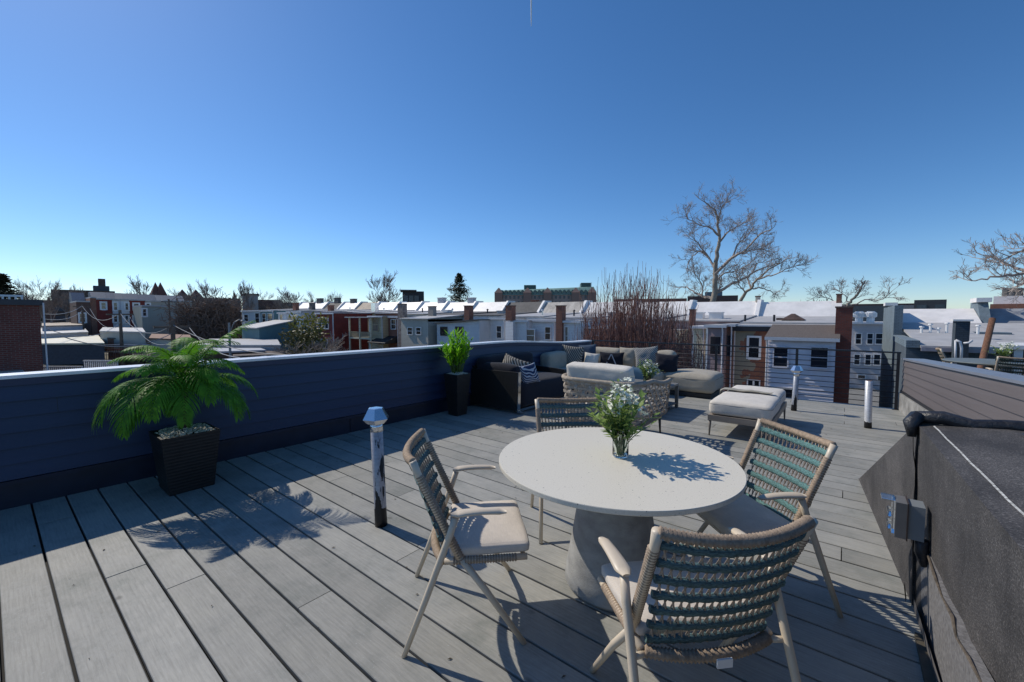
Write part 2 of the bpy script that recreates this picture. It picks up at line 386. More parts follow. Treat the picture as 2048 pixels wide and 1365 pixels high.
# ------------------------------------------------------------------ own building and deck
m = MB(); m.box(-5.42, 3.2, -4, 9.55, -6.6, -.09); m.build('building_body', m_brick('own house brick', (.22, .07, .05), (.17, .05, .04), (.25, .23, .2)))
tag(bpy.data.objects['building_body'], kind='structure')
def par_x(y): return -5.30+(y+1)*.036 if y < 4.7 else -5.095+(y-4.7)*.012
deck = MB(); deck.box(-5.35, 3.0, -3.5, 9.5, -.085, -.045); deck = deck.build('deck', M('dark membrane under deck', (.012, .012, .013), .9)); tag(deck, kind='structure')
PW = .198; J = {}
known = {0: [-4.68], 1: [-3.95], 2: [-4.68, ], 3: [-4.2], 3.0: [-2.99], 4: [-4.95], 5: [-2.24]}
jl = [-4.68, -3.77, -2.99, -2.24, -1.42, -.75, .03, .62]
rnd = random.Random(3)
rowy = .179-PW*8
fixed = {.179: [-4.68], .377: [-3.4, .6], .575: [-2.99], .773: [-4.9, -1.42], .971: [-2.24], 1.169: [-4.9], 1.367: [-3.77, -.75], 1.565: [-2.19], 1.763: [-4.68, -2.23, .03], 1.961: [-3.77], 2.159: [-2.99, .2], 2.357: [-4.3], 2.555: [-3.77, -1.0], 2.753: [-4.68], 2.951: [-2.32]}
k = 0
y = rowy
while y < 9.45:
    y1 = y+PW
    js = None
    for q, v in fixed.items():
        if abs(q-y) < .05: js = v
    if js is None:
        js = sorted(rnd.sample(jl, rnd.choice((1, 1, 2))))
        js = [a for i, a in enumerate(js) if i == 0 or a-js[i-1] > 1.2]
    xl = par_x(y)-.02; xr = 1.30 if y > 2.9 else .62
    if y > 7: xr = 1.0
    cuts = [xl]+sorted(js)+[xr]
    for a, b in zip(cuts[:-1], cuts[1:]):
        if b-a < .15: continue
        g = .0065; b0 = b-.003 if b < xr else b; a0 = a+.003 if a > xl else a
        dz = rnd.uniform(-.0015, .0015); pm = MB(); c = .003; ya, yb = y+g, min(y1-g, 9.5)
        pm.hexa([(a0, ya, -.028), (b0, ya, -.028), (b0, yb, -.028), (a0, yb, -.028)], [(a0, ya, -c+dz), (b0, ya, -c+dz), (b0, yb, -c+dz), (a0, yb, -c+dz)])
        n = len(pm.v); pm.v += [(a0, ya+c, dz), (b0, ya+c, dz), (b0, yb-c, dz), (a0, yb-c, dz)]
        pm.f.pop(1); pm.f += [(4, 5, n+1, n), (5, 6, n+2, n+1), (6, 7, n+3, n+2), (7, 4, n, n+3), (n, n+1, n+2, n+3)]
        pm.build('plank', mPlank, deck, loc=(a0, ya, 0))
    y = y1
m = MB(); m.box(-5.05, .8, 9.5, 9.56, -.3, -.002); m.build('fascia_board', mNavyD, deck)

# ---- navy parapet on the left: coping, lap siding courses, flashing skirt
par = thing('parapet_wall', 'long navy lap sided parapet with pale metal coping on the left edge of the deck', 'wall', (-5.3, 3, 0))
def ptop(y):
    if y < 6.0: return 1.085
    if y > 9.0: return .955
    t = (y-6)/3; t = t*t*(3-2*t); return 1.085-.13*t
ys = [-4, -2, 0, 2, 4, 5, 6, 6.5, 7, 7.5, 8, 8.5, 9, 9.55]
core = MB()
for a, b in zip(ys[:-1], ys[1:]):
    core.hexa([(par_x(a)-.20, a, -.3), (par_x(a)-.03, a, -.3), (par_x(b)-.03, b, -.3), (par_x(b)-.20, b, -.3)], [(par_x(a)-.20, a, ptop(a)-.03), (par_x(a)-.03, a, ptop(a)-.03), (par_x(b)-.03, b, ptop(b)-.03), (par_x(b)-.20, b, ptop(b)-.03)])
core.build('core', mNavyD, par)
cp = MB()
def strip(mb, xo0, xo1, z0f, z1f, tilt=0):
    for a, b in zip(ys[:-1], ys[1:]):
        mb.hexa([(par_x(a)+xo0, a, z0f(a)), (par_x(a)+xo1+tilt, a, z0f(a)), (par_x(b)+xo1+tilt, b, z0f(b)), (par_x(b)+xo0, b, z0f(b))],
                [(par_x(a)+xo0, a, z1f(a)), (par_x(a)+xo1, a, z1f(a)), (par_x(b)+xo1, b, z1f(b)), (par_x(b)+xo0, b, z1f(b))])
strip(cp, -.21, .02, lambda y: ptop(y)-.028, lambda y: ptop(y)); cp.build('coping', mCap, par)
fc = MB(); strip(fc, -.03, .012, lambda y: ptop(y)-.085, lambda y: ptop(y)-.03); fc.build('coping_fascia', mNavy, par)
NC = 6
for i in range(NC):
    sb = MB(); z_lo = lambda y, i=i: .235+(ptop(y)-.085-.235)*i/NC; z_hi = lambda y, i=i: .235+(ptop(y)-.085-.235)*(i+1)/NC-.001
    strip(sb, -.028, -.012, z_lo, z_hi, .024); sb.build('siding_board', mNavy, par)
for yj in (-.6, 2.05, 4.9, 7.6):      # coping seams
    q = MB(); x_ = par_x(yj); q.box(x_-.213, x_+.026, yj-.03, yj+.03, ptop(yj)-.02, ptop(yj)+.003); q.build('coping_seam', mCap, par)
rr_ = random.Random(2)
for i in range(NC):                    # butt joints of the siding courses
    for yj in (rr_.uniform(-.5, 1.5), rr_.uniform(3.2, 5.2), rr_.uniform(7, 8.5)):
        z0_ = .235+(ptop(yj)-.085-.235)*i/NC; z1_ = .235+(ptop(yj)-.085-.235)*(i+1)/NC; x_ = par_x(yj)
        q = MB(); q.hexa([(x_+.0125, yj-.002, z0_+.002), (x_+.0130, yj-.002, z0_+.002), (x_+.0130, yj+.002, z0_+.002), (x_+.0125, yj+.002, z0_+.002)], [(x_-.0115, yj-.002, z1_-.003), (x_-.0110, yj-.002, z1_-.003), (x_-.0110, yj+.002, z1_-.003), (x_-.0115, yj+.002, z1_-.003)]); q.build('butt_joint', mBlkMetal, par)
sb = MB(); strip(sb, -.028, .028, lambda y: .196, lambda y: .230); sb.build('drip_trim', mNavyD, par)
for a, b in zip([-4, -1, 1.42, 3.0, 5, 7], [-1, 1.42, 3.0, 5, 7, 9.5]):
    sk = MB(); sk.hexa([(par_x(a)-.03, a+.004, -.04), (par_x(a)-.005, a+.004, -.04), (par_x(b)-.005, b-.004, -.04), (par_x(b)-.03, b-.004, -.04)], [(par_x(a)-.03, a+.004, .195), (par_x(a)-.01, a+.004, .195), (par_x(b)-.01, b-.004, .195), (par_x(b)-.03, b-.004, .195)])
    sk.build('flashing_sheet', mNavyD, par)

# ---- black railing at the back
rail = thing('railing', 'black steel railing with thin horizontal bars along the back edge of the deck', 'railing', (-2, 9.44, 0))
RX = [-4.92, -3.5, -2.09, -.70, .70]
rb = MB(); rb.box(-4.95, .73, 9.42, 9.46, .945, .97); rb.build('top_rail', mBlkMetal, rail)
for x in RX:
    p_ = MB(); p_.box(x-.02, x+.02, 9.42, 9.46, .0, .945); p_.box(x-.05, x+.05, 9.39, 9.49, 0, .012); p_.build('post', mBlkMetal, rail)
for i in range(9):
    b_ = MB(); z = .10+i*.093; b_.tube([(-4.92, 9.44, z), (.70, 9.44, z)], .0065, 6); b_.build('rail_bar', mBlkMetal, rail, smooth=True)

# ---- taupe sided parapet at the right
bw = thing('parapet_wall', 'taupe brown lap sided parapet sloping across behind the black roof hatch', 'wall', (1, 6, 0))
A, B = Vector((.76, 9.52, 0)), Vector((1.50, 2.2, 0)); dr = (B-A).normalized(); nr = Vector((-dr.y, dr.x, 0))   # nr points to +x side
if nr.x < 0: nr = -nr
L = (B-A).length
def wtop(s): return .865+.037*s
def wseg(mb, o0, o1, z0, z1, tilt=0, s0=0, s1=None):
    s1 = L if s1 is None else s1; a = A+dr*s0; b = A+dr*s1
    mb.hexa([a+nr*(o0-tilt)+Vector((0, 0, z0(s0))), b+nr*(o0-tilt)+Vector((0, 0, z0(s1))), b+nr*o1+Vector((0, 0, z0(s1))), a+nr*o1+Vector((0, 0, z0(s0)))],
            [a+nr*o0+Vector((0, 0, z1(s0))), b+nr*o0+Vector((0, 0, z1(s1))), b+nr*o1+Vector((0, 0, z1(s1))), a+nr*o1+Vector((0, 0, z1(s0)))])
q = MB(); wseg(q, .03, .22, lambda s: -.4, lambda s: wtop(s)-.03); q.build('core', M('taupe core', (.10, .09, .085), .7), bw)
q = MB(); wseg(q, -.02, .26, lambda s: wtop(s)-.028, wtop); q.build('coping', M('grey blue metal coping', (.20, .22, .26), .4, var=.1), bw)
for i in range(5):
    q = MB(); z0 = .33; h = lambda s: (wtop(s)-.03-z0); wseg(q, .012, .028, lambda s, i=i: z0+h(s)*i/5, lambda s, i=i: z0+h(s)*(i+1)/5-.001, .016); q.build('siding_board', mBrownSid, bw)
q = MB(); wseg(q, -.012, .03, lambda s: .285, lambda s: .33); q.build('drip_trim', M('black trim', (.02, .02, .022), .5), bw)
q = MB(); wseg(q, -.035, .03, lambda s: -.02, lambda s: .284); q.build('base_flashing', M('weathered concrete base', (.28, .27, .25), .9, var=.4, scale=6, bs=.4), bw)

# ---- black bulkhead (roof hatch) on the right
bh = thing('roof_hatch', 'black felt covered bulkhead with sloping rear end at the right edge of the deck', 'roof hatch', (.4, 3, 0))
xb = lambda y: .345+(3.05-y)*.035 if y < 3.05 else .345-(y-3.05)*.094
q = MB()
q.quad((xb(-1), -1, -.02), (xb(3.05), 3.05, -.02), (xb(3.05)-.03, 3.05, .99), (xb(-1)-.06, -1, .99))   # side face
q.quad((xb(-1)-.06, -1, .99), (xb(3.05)-.03, 3.05, .99), (xb(3.05)+.28, 3.05, 1.02), (xb(-1)+.24, -1, 1.03))
q.quad((xb(-1)+.24, -1, 1.03), (xb(3.05)+.28, 3.05, 1.02), (3, 3.05, .96), (3, -1, .96))
q.quad((xb(3.05), 3.05, -.02), (3, 3.05, -.02), (3, 3.05, .96), (xb(3.05)-.03, 3.05, .99))
q.quad((xb(-1), -1, -.02), (xb(-1)-.06, -1, .99), (3, -1, .96), (3, -1, -.02))
q.build('body', mFelt, bh)
q = MB(); a, b = (xb(3.055), 3.055), (xb(5.17), 5.17)      # sloping rear wedge
q.hexa([(a[0]-.012, 3.055, 0.002), (b[0], 5.17, 0.002), (2.6, 5.17, .002), (2.6, 3.055, .002)], [(a[0]-.03, 3.055, 1.0), (b[0]+.01, 5.165, .012), (2.6, 5.165, .012), (2.6, 3.055, 1.0)])
q.build('rear_slope', mFelt, bh)
q = MB()   # tarred crease between the two sheets
pts = [(xb(3.05)-.02-.01*sin(i*1.3), 3.05+.012*sin(i*2.1), .02+.98*i/12) for i in range(13)]
for i in range(12):
    p0, p1 = pts[i], pts[i+1]; q.quad((p0[0]-.012, p0[1]+.03, p0[2]), (p0[0]-.02, p0[1]-.025-.01*sin(i*2), p0[2]), (p1[0]-.02, p1[1]-.025-.01*sin(i*2+2), p1[2]), (p1[0]-.012, p1[1]+.03, p1[2]))
q.build('felt_seam', M('torn brown felt edge', (.075, .06, .045), .9, var=.5, scale=30), bh)
q = MB(); n_ = 26
q.tube([(xb(3.05)-.04+i*.105, 3.06+.01*sin(i*1.7), 1.025+.012*sin(i*2.3)) for i in range(n_)], [.033*(1+.18*sin(i*1.9)+.1*sin(i*4.1)) for i in range(n_)], 8)
q.tube([(xb(3.05)-.03, 3.06, 1.03), (xb(3.05)-.06, 3.02, 1.0), (xb(3.05)-.055, 3.0, .93)], [.036, .034, .018], 8)
q.build('tar_roll', mTar, bh, smooth=True)
q = MB(); q.box(1.25, 3, 3.0, 3.14, 1.0, 1.10); q.build('curb_cap', mTar, bh)
q = MB()
for i in range(30):
    t0 = -1+i*4.0/30; t1 = t0+4.0/30
    o0 = .0015*sin(i*2.2); o1 = .0015*sin((i+1)*2.2)
    q.quad((xb(t0)+.02+o0, t0, 1.000), (xb(t1)+.02+o1, t1, .999), (xb(t1)+.026+o1, t1, 1.001), (xb(t0)+.026+o0, t0, 1.002))
q.build('chalk_line', M('white lap line', (.42, .42, .40), .9, var=.5, scale=60), bh)
q = MB(); rr = random.Random(5)    # tar patch with an uneven edge on the top
for i in range(24):
    t0 = -1+i*3.9/24; t1 = t0+3.9/24; w0 = .28+.05*mn.noise(Vector((t0*3, 0, 0))); w1 = .28+.05*mn.noise(Vector((t1*3, 0, 0)))
    q.quad((xb(t0)+w0, t0, 1.034), (xb(t1)+w1, t1, 1.032), (xb(t1)+w1+.14+.05*mn.noise(Vector((t1*5, 3, 0))), t1, 1.020), (xb(t0)+w0+.14+.05*mn.noise(Vector((t0*5, 3, 0))), t0, 1.022))
q.build('tar_patch', mTar, bh)
q = MB(); q.quad((1.0, .2, 1.012), (2.9, .2, .975), (2.9, 2.9, .975), (1.0, 2.85, 1.012)); q.build('roof_sheet', M('grey brown roll roofing', (.075, .072, .066), .85, var=.45, scale=5, bs=.5), bh)
q = MB()   # skylight frame at the far right
q.box(1.02, 1.06, 1.2, 2.4, 1.01, 1.07); q.box(1.02, 2.4, 2.4, 2.44, 1.0, 1.07); q.build('skylight_frame', M('dark skylight frame', (.03, .03, .033), .4), bh)
# lower lighter sheet with a ragged upper edge, showing under the overlapping side felt
mLow = M('lighter mineral felt', (.17, .165, .165), .9, var=.4, scale=60, bs=.4, bsc=200)
lo_ = [(1836, 1105), (1850, 1090), (1872, 1150), (1886, 1192), (1906, 1236), (1918, 1276), (1940, 1318), (1966, 1368), (1984, 1400)]
up_ = [PX(px, py, .338) for px, py in lo_]; bt_l = [Vector((.352, max(p.y, .9), .012)) for p in up_]
for i in range(len(up_)-1):
    q = MB(); a_, b_ = up_[i], up_[i+1]; c_, d_ = bt_l[i+1], bt_l[i]
    q.hexa([a_+Vector((.03, 0, 0)), b_+Vector((.03, 0, 0)), c_+Vector((.03, 0, 0)), d_+Vector((.03, 0, 0))], [a_, b_, c_, d_]); q.build('lower_sheet', mLow, bh)
MB().tube([p+Vector((-.004+.003*sin(i*2.1), 0, .004*sin(i*3.3))) for i, p in enumerate(up_)], [.006, .003, .006, .003, .006, .003, .005, .004, .005], 6).build('torn_edge', M('brown torn edge', (.10, .08, .06), .9, var=.5, scale=30), bh)
q = MB(); q.quad((xb(3.0)-.012, 3.0, .01), (xb(-1)-.012, -1, .01), (xb(-1)-.03, -1, .11), (xb(3.0)-.03, 2.86, .14)); q.build('base_felt_strip', M('brown weathered base felt', (.13, .12, .115), .9, var=.3, scale=20, bs=.4), bh)
q = MB(); q.box(xb(2.2)-.06, xb(2.2)-.02, -1, 2.75, .002, .028); q.build('kerb_batten', M('wet brown batten', (.10, .085, .06), .8, var=.4), bh)

# ---- electrical junction box on the hatch
jb = thing('junction_box', 'grey plastic electrical box with clear cover bolted to the black hatch corner', 'electrical box', (.27, 2.72, .5))
q = MB(); q.box(.262, .318, 2.66, 2.76, .515, .675); q.build('back_box', mBoxGrey, jb)
q = MB(); q.box(.216, .256, 2.655, 2.765, .51, .68); q.build('front_box', M('darker grey box', (.15, .145, .14), .5), jb)
q = MB(); q.box(.2565, .2615, 2.65, 2.77, .505, .685); q.build('gasket', M('brown gasket', (.05, .035, .03), .6), jb)
for (ya, za) in ((2.69, .55), (2.69, .61), (2.735, .55), (2.735, .61)):
    q = MB(); q.lathe([(.012, 0), (.018, .004), (.018, .01), (.014, .016)], (0, 0, 0), 10)
    q.xf(Matrix.Translation((.206, ya, za)) @ Matrix.Rotation(-pi/2, 4, 'Y'))
    q.build('cover_boss', bpy.data.materials.get('clear cover plastic') or m_glass('clear cover plastic', (.85, .9, .95)), jb, smooth=True)
q = MB(); q.box(.165, .215, 2.672, 2.75, .672, .682); q.build('cover_lid', bpy.data.materials['clear cover plastic'], jb)
q = MB(); q.box(.206, .2155, 2.672, 2.75, .52, .671); q.build('clear_cover', bpy.data.materials['clear cover plastic'], jb)
q = MB(); q.tube([(.315, 2.69, .515), (.315, 2.69, .45), (.325, 2.69, .39)], [.026, .026, .012], 10); q.build('conduit', mTar, jb, smooth=True)

# ------------------------------------------------------------------ vent pipes
def vent(name, label, x, y, h, r, mat, cap, lean=(0, 0)):
    t = thing(name, label, 'vent pipe', (x, y, 0))
    q = MB(); q.lathe([(r*1.03, 0), (r*1.03, .05), (r, .06), (r, h-.002), (r*.9, h)], n=20)
    for i, v in enumerate(q.v): q.v[i] = (v[0]+lean[0]*v[2], v[1]+lean[1]*v[2], v[2])
    q.build('pipe', mat, t, smooth=True, local=True)
    if cap:
        q = MB(); q.lathe([(r*1.05, h-.085), (r*1.05, h-.02)], n=20)
        for i, v in enumerate(q.v): q.v[i] = (v[0]+lean[0]*v[2], v[1]+lean[1]*v[2], v[2])
        q.build('collar', mSteel, t, smooth=True, local=True)
        q = MB(); q.lathe([(r*1.15, h-.03), (r*1.5, h-.025), (r*2.25, h+.01), (r*1.25, h+.085), (r*.9, h+.088)], n=6, a0=cap)
        for i, v in enumerate(q.v): q.v[i] = (v[0]+lean[0]*v[2], v[1]+lean[1]*v[2], v[2])
        q.build('cap', mSteel, t, local=True)
    return t
vent('vent_pipe', 'tar streaked metal vent pipe with faceted silver cap near the black potted palm', -2.672, 1.785, .80, .044, m_pipe('tar streaked pipe', (.42, .42, .45), .14, .53), .35, (-.02, -.02))
vent('vent_pipe', 'rusty grey vent pipe with small silver cap in front of the railing', -.63, 8.30, .66, .040, m_pipe('rusty streaked pipe', (.40, .42, .46), .10, .52), .2, (.03, .0))
wp = vent('vent_pipe', 'plain white vent pipe without a cap, leaning near the taupe wall', .29, 7.64, .66, .042, m_pipe('white pipe with rust', (.70, .70, .70), .09, .30), 0, (-.02, .03))
q = MB(); q.lathe([(.036, .655), (.036, .664)], n=20)
for i, v in enumerate(q.v): q.v[i] = (v[0]-.02*v[2], v[1]+.03*v[2], v[2])
q.build('opening', M('rusty rim', (.12, .05, .03), .8), wp, local=True)

# ------------------------------------------------------------------ dining table
tb = thing('dining_table', 'round pale terrazzo dining table on a tapered concrete pedestal', 'table', (-1.02, 2.235, 0))
q = MB(); q.lathe([(.650, .716), (.664, .718), (.668, .722), (.668, .741), (.666, .744), (.01, .744)], n=128); q.build('tabletop', mTerr, tb, smooth=False, local=True)
q = MB(); q.lathe([(.24, 0), (.268, .006), (.280, .03), (.272, .10), (.228, .35), (.190, .60), (.180, .715)], n=64); q.build('pedestal', mConc, tb, smooth=True, local=True)

# ------------------------------------------------------------------ flowers
def sprig_bundle(nst, rad, ht, seed, leaf=.058, blossoms=22, bl_r=.016):
    rr = random.Random(seed); st = MB(); lf = MB(); fl = MB()
    for i in range(nst):
        a = rr.uniform(0, 2*pi); e = rr.random()**.6*rad; h = ht*rr.uniform(.65, 1.05)*(1-.35*(e/rad)**2)
        tip = Vector((cos(a)*e, sin(a)*e, h)); P = []
        for k in range(7):
            s_ = k/6; P.append(Vector((cos(a+.3)*.02*(1-s_), sin(a+.3)*.02*(1-s_), 0))+Vector((tip.x*s_**1.7, tip.y*s_**1.7, tip.z*s_)))
        st.tube(P, [.0024]*6+[.001], 4)
        for k in range(0, 12):
            s_ = .42+.58*k/11; p = Vector((tip.x*s_**1.7, tip.y*s_**1.7, tip.z*s_))
            d = Vector((rr.gauss(0, 1)+cos(a)*.7, rr.gauss(0, 1)+sin(a)*.7, rr.uniform(.2, 1.3))).normalized(); l = leaf*rr.uniform(.6, 1.3)
            sd_ = d.cross(Vector((0, 0, 1))).normalized()*l*.23
            lf.quad(p, p+d*l*.45+sd_, p+d*l+Vector((0, 0, -.1*l)), p+d*l*.45-sd_)
        if i < blossoms:
            for kk in range(8):
                c0 = Vector((tip.x*.55+rad*.18, tip.y*.55, tip.z*.90+ht*.17))+Vector((rr.gauss(0, .022), rr.gauss(0, .022), rr.gauss(0, .018))); nrm = Vector((rr.gauss(0, .6), rr.gauss(0, .6), 1)).normalized()
                u = nrm.orthogonal().normalized(); v = nrm.cross(u)
                for w_ in range(5):
                    an = 2*pi*w_/5; d = u*cos(an)+v*sin(an); e_ = u*cos(an+.9)+v*sin(an+.9); g_ = u*cos(an-.9)+v*sin(an-.9)
                    fl.quad(c0, c0+g_*bl_r*.55, c0+d*bl_r+nrm*bl_r*.2, c0+e_*bl_r*.55)
    return st, lf, fl
def vase_set(label, x, y, z, rv, hv, rad, ht, seed, glass, nst=26):
    t = thing('flower_vase', label, 'vase', (x, y, z))
    q = MB(); n = 40; prof = [(0, .001), (.06, .002), (.25, .004), (.5, .008), (.9, .03), (1, .08), (1, .5), (1, .98), (1, 1.0), (.9, 1.0), (.89, .5), (.88, .1), (.6, .07), (0.02, .06)]
    pr = [(max(a*rv, .0005), b*hv) for a, b in prof]; q.lathe(pr, n=n)
    for i, v in enumerate(q.v):
        k = i % n; s_ = 1+(.035 if k % 2 else -.03); q.v[i] = (v[0]*s_, v[1]*s_, v[2])
    q.build('vase', glass, t, smooth=True, local=True)
    st, lf, fl = sprig_bundle(nst, rad, ht, seed)
    for m_, nm, mt in ((st, 'stems', mStem), (lf, 'leaves', mSprig), (fl, 'blossoms', mPetal)):
        o = m_.build(nm, mt, t, local=True); o.location = (0, 0, hv*.08); tag(o, kind='stuff')
    return t
glass = m_glass()
vase_set('ribbed clear glass vase of white blossoms and green sprigs on the round terrazzo table', -1.0, 2.27, .744, .044, .165, .21, .42, 11, glass, 40)

# ------------------------------------------------------------------ dining chair
def lerp(a, b, t): return a+(b-a)*t
def coil(pts, r, pitch=.013, n=8):
    pts = [Vector(p) for p in pts]; seg = [(pts[i+1]-pts[i]).length for i in range(len(pts)-1)]; Ln = sum(seg); m_ = max(3, int(Ln/pitch)*2)
    out = []; rad = []
    for i in range(m_+1):
        d = Ln*i/m_; k = 0
        while k < len(seg)-1 and d > seg[k]: d -= seg[k]; k += 1
        out.append(pts[k].lerp(pts[k+1], min(1, d/seg[k]))); rad.append(r if i % 2 else r*.70)
    return MB().tube(out, rad, n)
def chair_parts(band_mat, cushion=mSeat):
    """local frame: y forward, x right; list of (name, MB, material, smooth)"""
    P = []
    def backpt(s, t):     # s in -1..1 across, t 0..1 from seat to top
        z = lerp(.415, .895, t); w_ = lerp(.235, .262, t); y = lerp(-.078, -.225, t); bow = .055*(1-s*s)*(.4+.6*t)
        return Vector((s*w_, y-bow, z-.018*(1-s*s)*t))
    for sx in (-1, 1):
        P.append(('leg', MB().tube([(sx*.292, .285, .002), (sx*.268, .10, .27), (sx*.248, -.015, .42)], [.013, .0155, .0165], 10), mFrame, True))
        P.append(('leg', MB().tube([(sx*.300, -.275, .002), (sx*.295, -.17, .27), (sx*.290, -.06, .56), (sx*.288, -.035, .635)], [.0125, .0155, .0165, .0165], 10), mFrame, True))
        P.append(('back_post', MB().tube([(sx*.249, -.02, .42), (sx*.262, -.205, .84), (sx*.266, -.228, .90)], [.0165, .0165, .0185], 12), mFrame, True))
        P.append(('rope_binding', coil([(sx*.247, -.01, .41), (sx*.262, -.20, .832)], .0215), mRope, True))
        a = MB(); pr = []
        for i in range(9):
            t = i/8; yy = lerp(-.055, .20, t); pr.append((yy, .033*(1-.35*t) if 0 < i < 8 else .014))
        base = len(a.v)
        for i, (yy, hw) in enumerate(pr):
            th = .013 if 0 < i < 8 else .006; zc = .650+.008*sin(i/8*pi)
            for k in range(10):
                an = 2*pi*k/10; a.v.append((sx*.288+cos(an)*hw, yy, zc+sin(an)*th))
        for i in range(8):
            for k in range(10):
                u = i*10+k; v = i*10+(k+1) % 10; a.f.append((u, v, v+10, u+10))
        a.f.append(tuple(range(10))); a.f.append(tuple(range(89, 79, -1)))
        P.append(('armrest', a, mFrame, True))
        P.append(('seat_rail', MB().tube([(sx*.245, -.09, .405), (sx*.25, .305, .405)], .0155, 10), mFrame, True))
        P.append(('rope_binding', coil([(sx*.246, -.05, .405), (sx*.25, .255, .405)], .0205), mRope, True))
        P.append(('side_stub', MB().tube([(sx*.235, -.10, .395), (sx*.292, -.115, .40)], .011, 8), mFrame, True))
    top = [backpt(-1+2*i/14, 1.0) for i in range(15)]
    P.append(('top_rail', coil(top, .0215), mRope, True))
    bot = [Vector((s/7*.235, -.095-.05*(1-(s/7)**2), .40)) for s in range(-7, 8)]
    P.append(('crossbar', coil(bot, .0225), mRope, True))
    P.append(('crossbar', MB().tube([(-.245, .29, .40), (.245, .29, .40)], .012, 8), mFrame, True))
    nb = 7
    for b in range(nb):
        tc_ = .05+.88*b/(nb-1)*.97; hb = .033
        q = MB()
        for i in range(25):
            s = -1+2*i/24; c = backpt(s*.97, tc_); n_ = Vector((0, -1, -.35)).normalized()
            wob = .0025*sin(i*2.4+b)
            for dz, dn in ((hb/2*.6, .0095), (-hb/2*.6, .0095), (-hb/2, 0), (-hb/2*.6, -.0095), (hb/2*.6, -.0095), (hb/2, 0)):
                q.v.append(tuple(c+Vector((0, -dz*.36, dz+wob))+n_*dn))
        for i in range(24):
            for k in range(6):
                a0, b0 = i*6+k, i*6+(k+1) % 6; q.f.append((a0, b0, b0+6, a0+6))
        q.f.append(tuple(range(6))); q.f.append(tuple(range(24*6+5, 24*6-1, -1)))
        P.append(('woven_band', q, band_mat, True))
    q = MB(); nc = 18; rows = [0.0]+[.05+.88*b/(nb-1)*.97 for b in range(nb)]+[1.0]
    for rI in range(len(rows)-1):
        for i in range(nc):
            s0 = -.95+1.9*(i+.5)/nc; ds = .56/nc
            for sg in (-1, 1):
                p0 = backpt(s0-sg*ds, rows[rI]); p1 = backpt(s0+sg*ds, rows[rI+1]); off = Vector((0, .0022*sg, 0))
                q.tube([p0+off, p1+off], 0.0037, 4, cap=False)
    P.append(('cord_lattice', q, mRope2, False))
    cu = rbox(.50, .39, .052, .022, 12, .012, .002); cu.xf(Matrix.Translation((0, .128, .418))); P.append(('seat_cushion', cu, cushion, True))
    return P
def make_chair(label, parts, loc, rz, group, meshes=None, scale=1):
    t = thing('dining_chair', label, 'chair', loc, rz, group); out = []
    if meshes is None:
        for nm, mb, mt, sm in parts: out.append(mb.build(nm, mt, t, smooth=sm, local=True))
    else:
        for s_ in meshes:
            c = s_.copy(); C.objects.link(c); c.parent = t; out.append(c)
    return t, out
def face(dx, dy): return atan2(dy, dx)-pi/2
G = 'woven rope dining chairs'
base_parts = chair_parts(mTeal)
chA, mesh1 = make_chair('cream framed rope dining chair at the left of the round table beside the streaked pipe', base_parts, (-1.556, 1.536, 0), face(.697, .717), G)
chC, m3 = make_chair('rope dining chair nearest the camera, its teal woven back turned to the viewer', None, (-.413, 1.612, 0), face(-.724, .689), G, mesh1)
q = MB(); q.box(-.075, -.02, -.172, -.165, .385, .415); tg_ = q.build('care_label', mWhite, chC, local=True); tg_.location = (.055, -.012, 0)
chD, m4 = make_chair('rope dining chair right of the round table beside the black roof hatch', None, (-.375, 2.72, 0), face(-.70, -.71), G, mesh1)
for o in m4:
    if o.name.startswith('woven_band'):
        o.data = o.data.copy(); o.data.materials[0] = mTeal2
chB, m5 = make_chair('rope dining chair behind the round table with its legs seen under the tabletop', None, (-1.556, 2.719, 0), face(.662, -.75), G, mesh1)
for o in m5:
    if o.name.startswith('woven_band'): o.data = [x for x in m4 if x.name.startswith('woven_band')][0].data if False else o.data

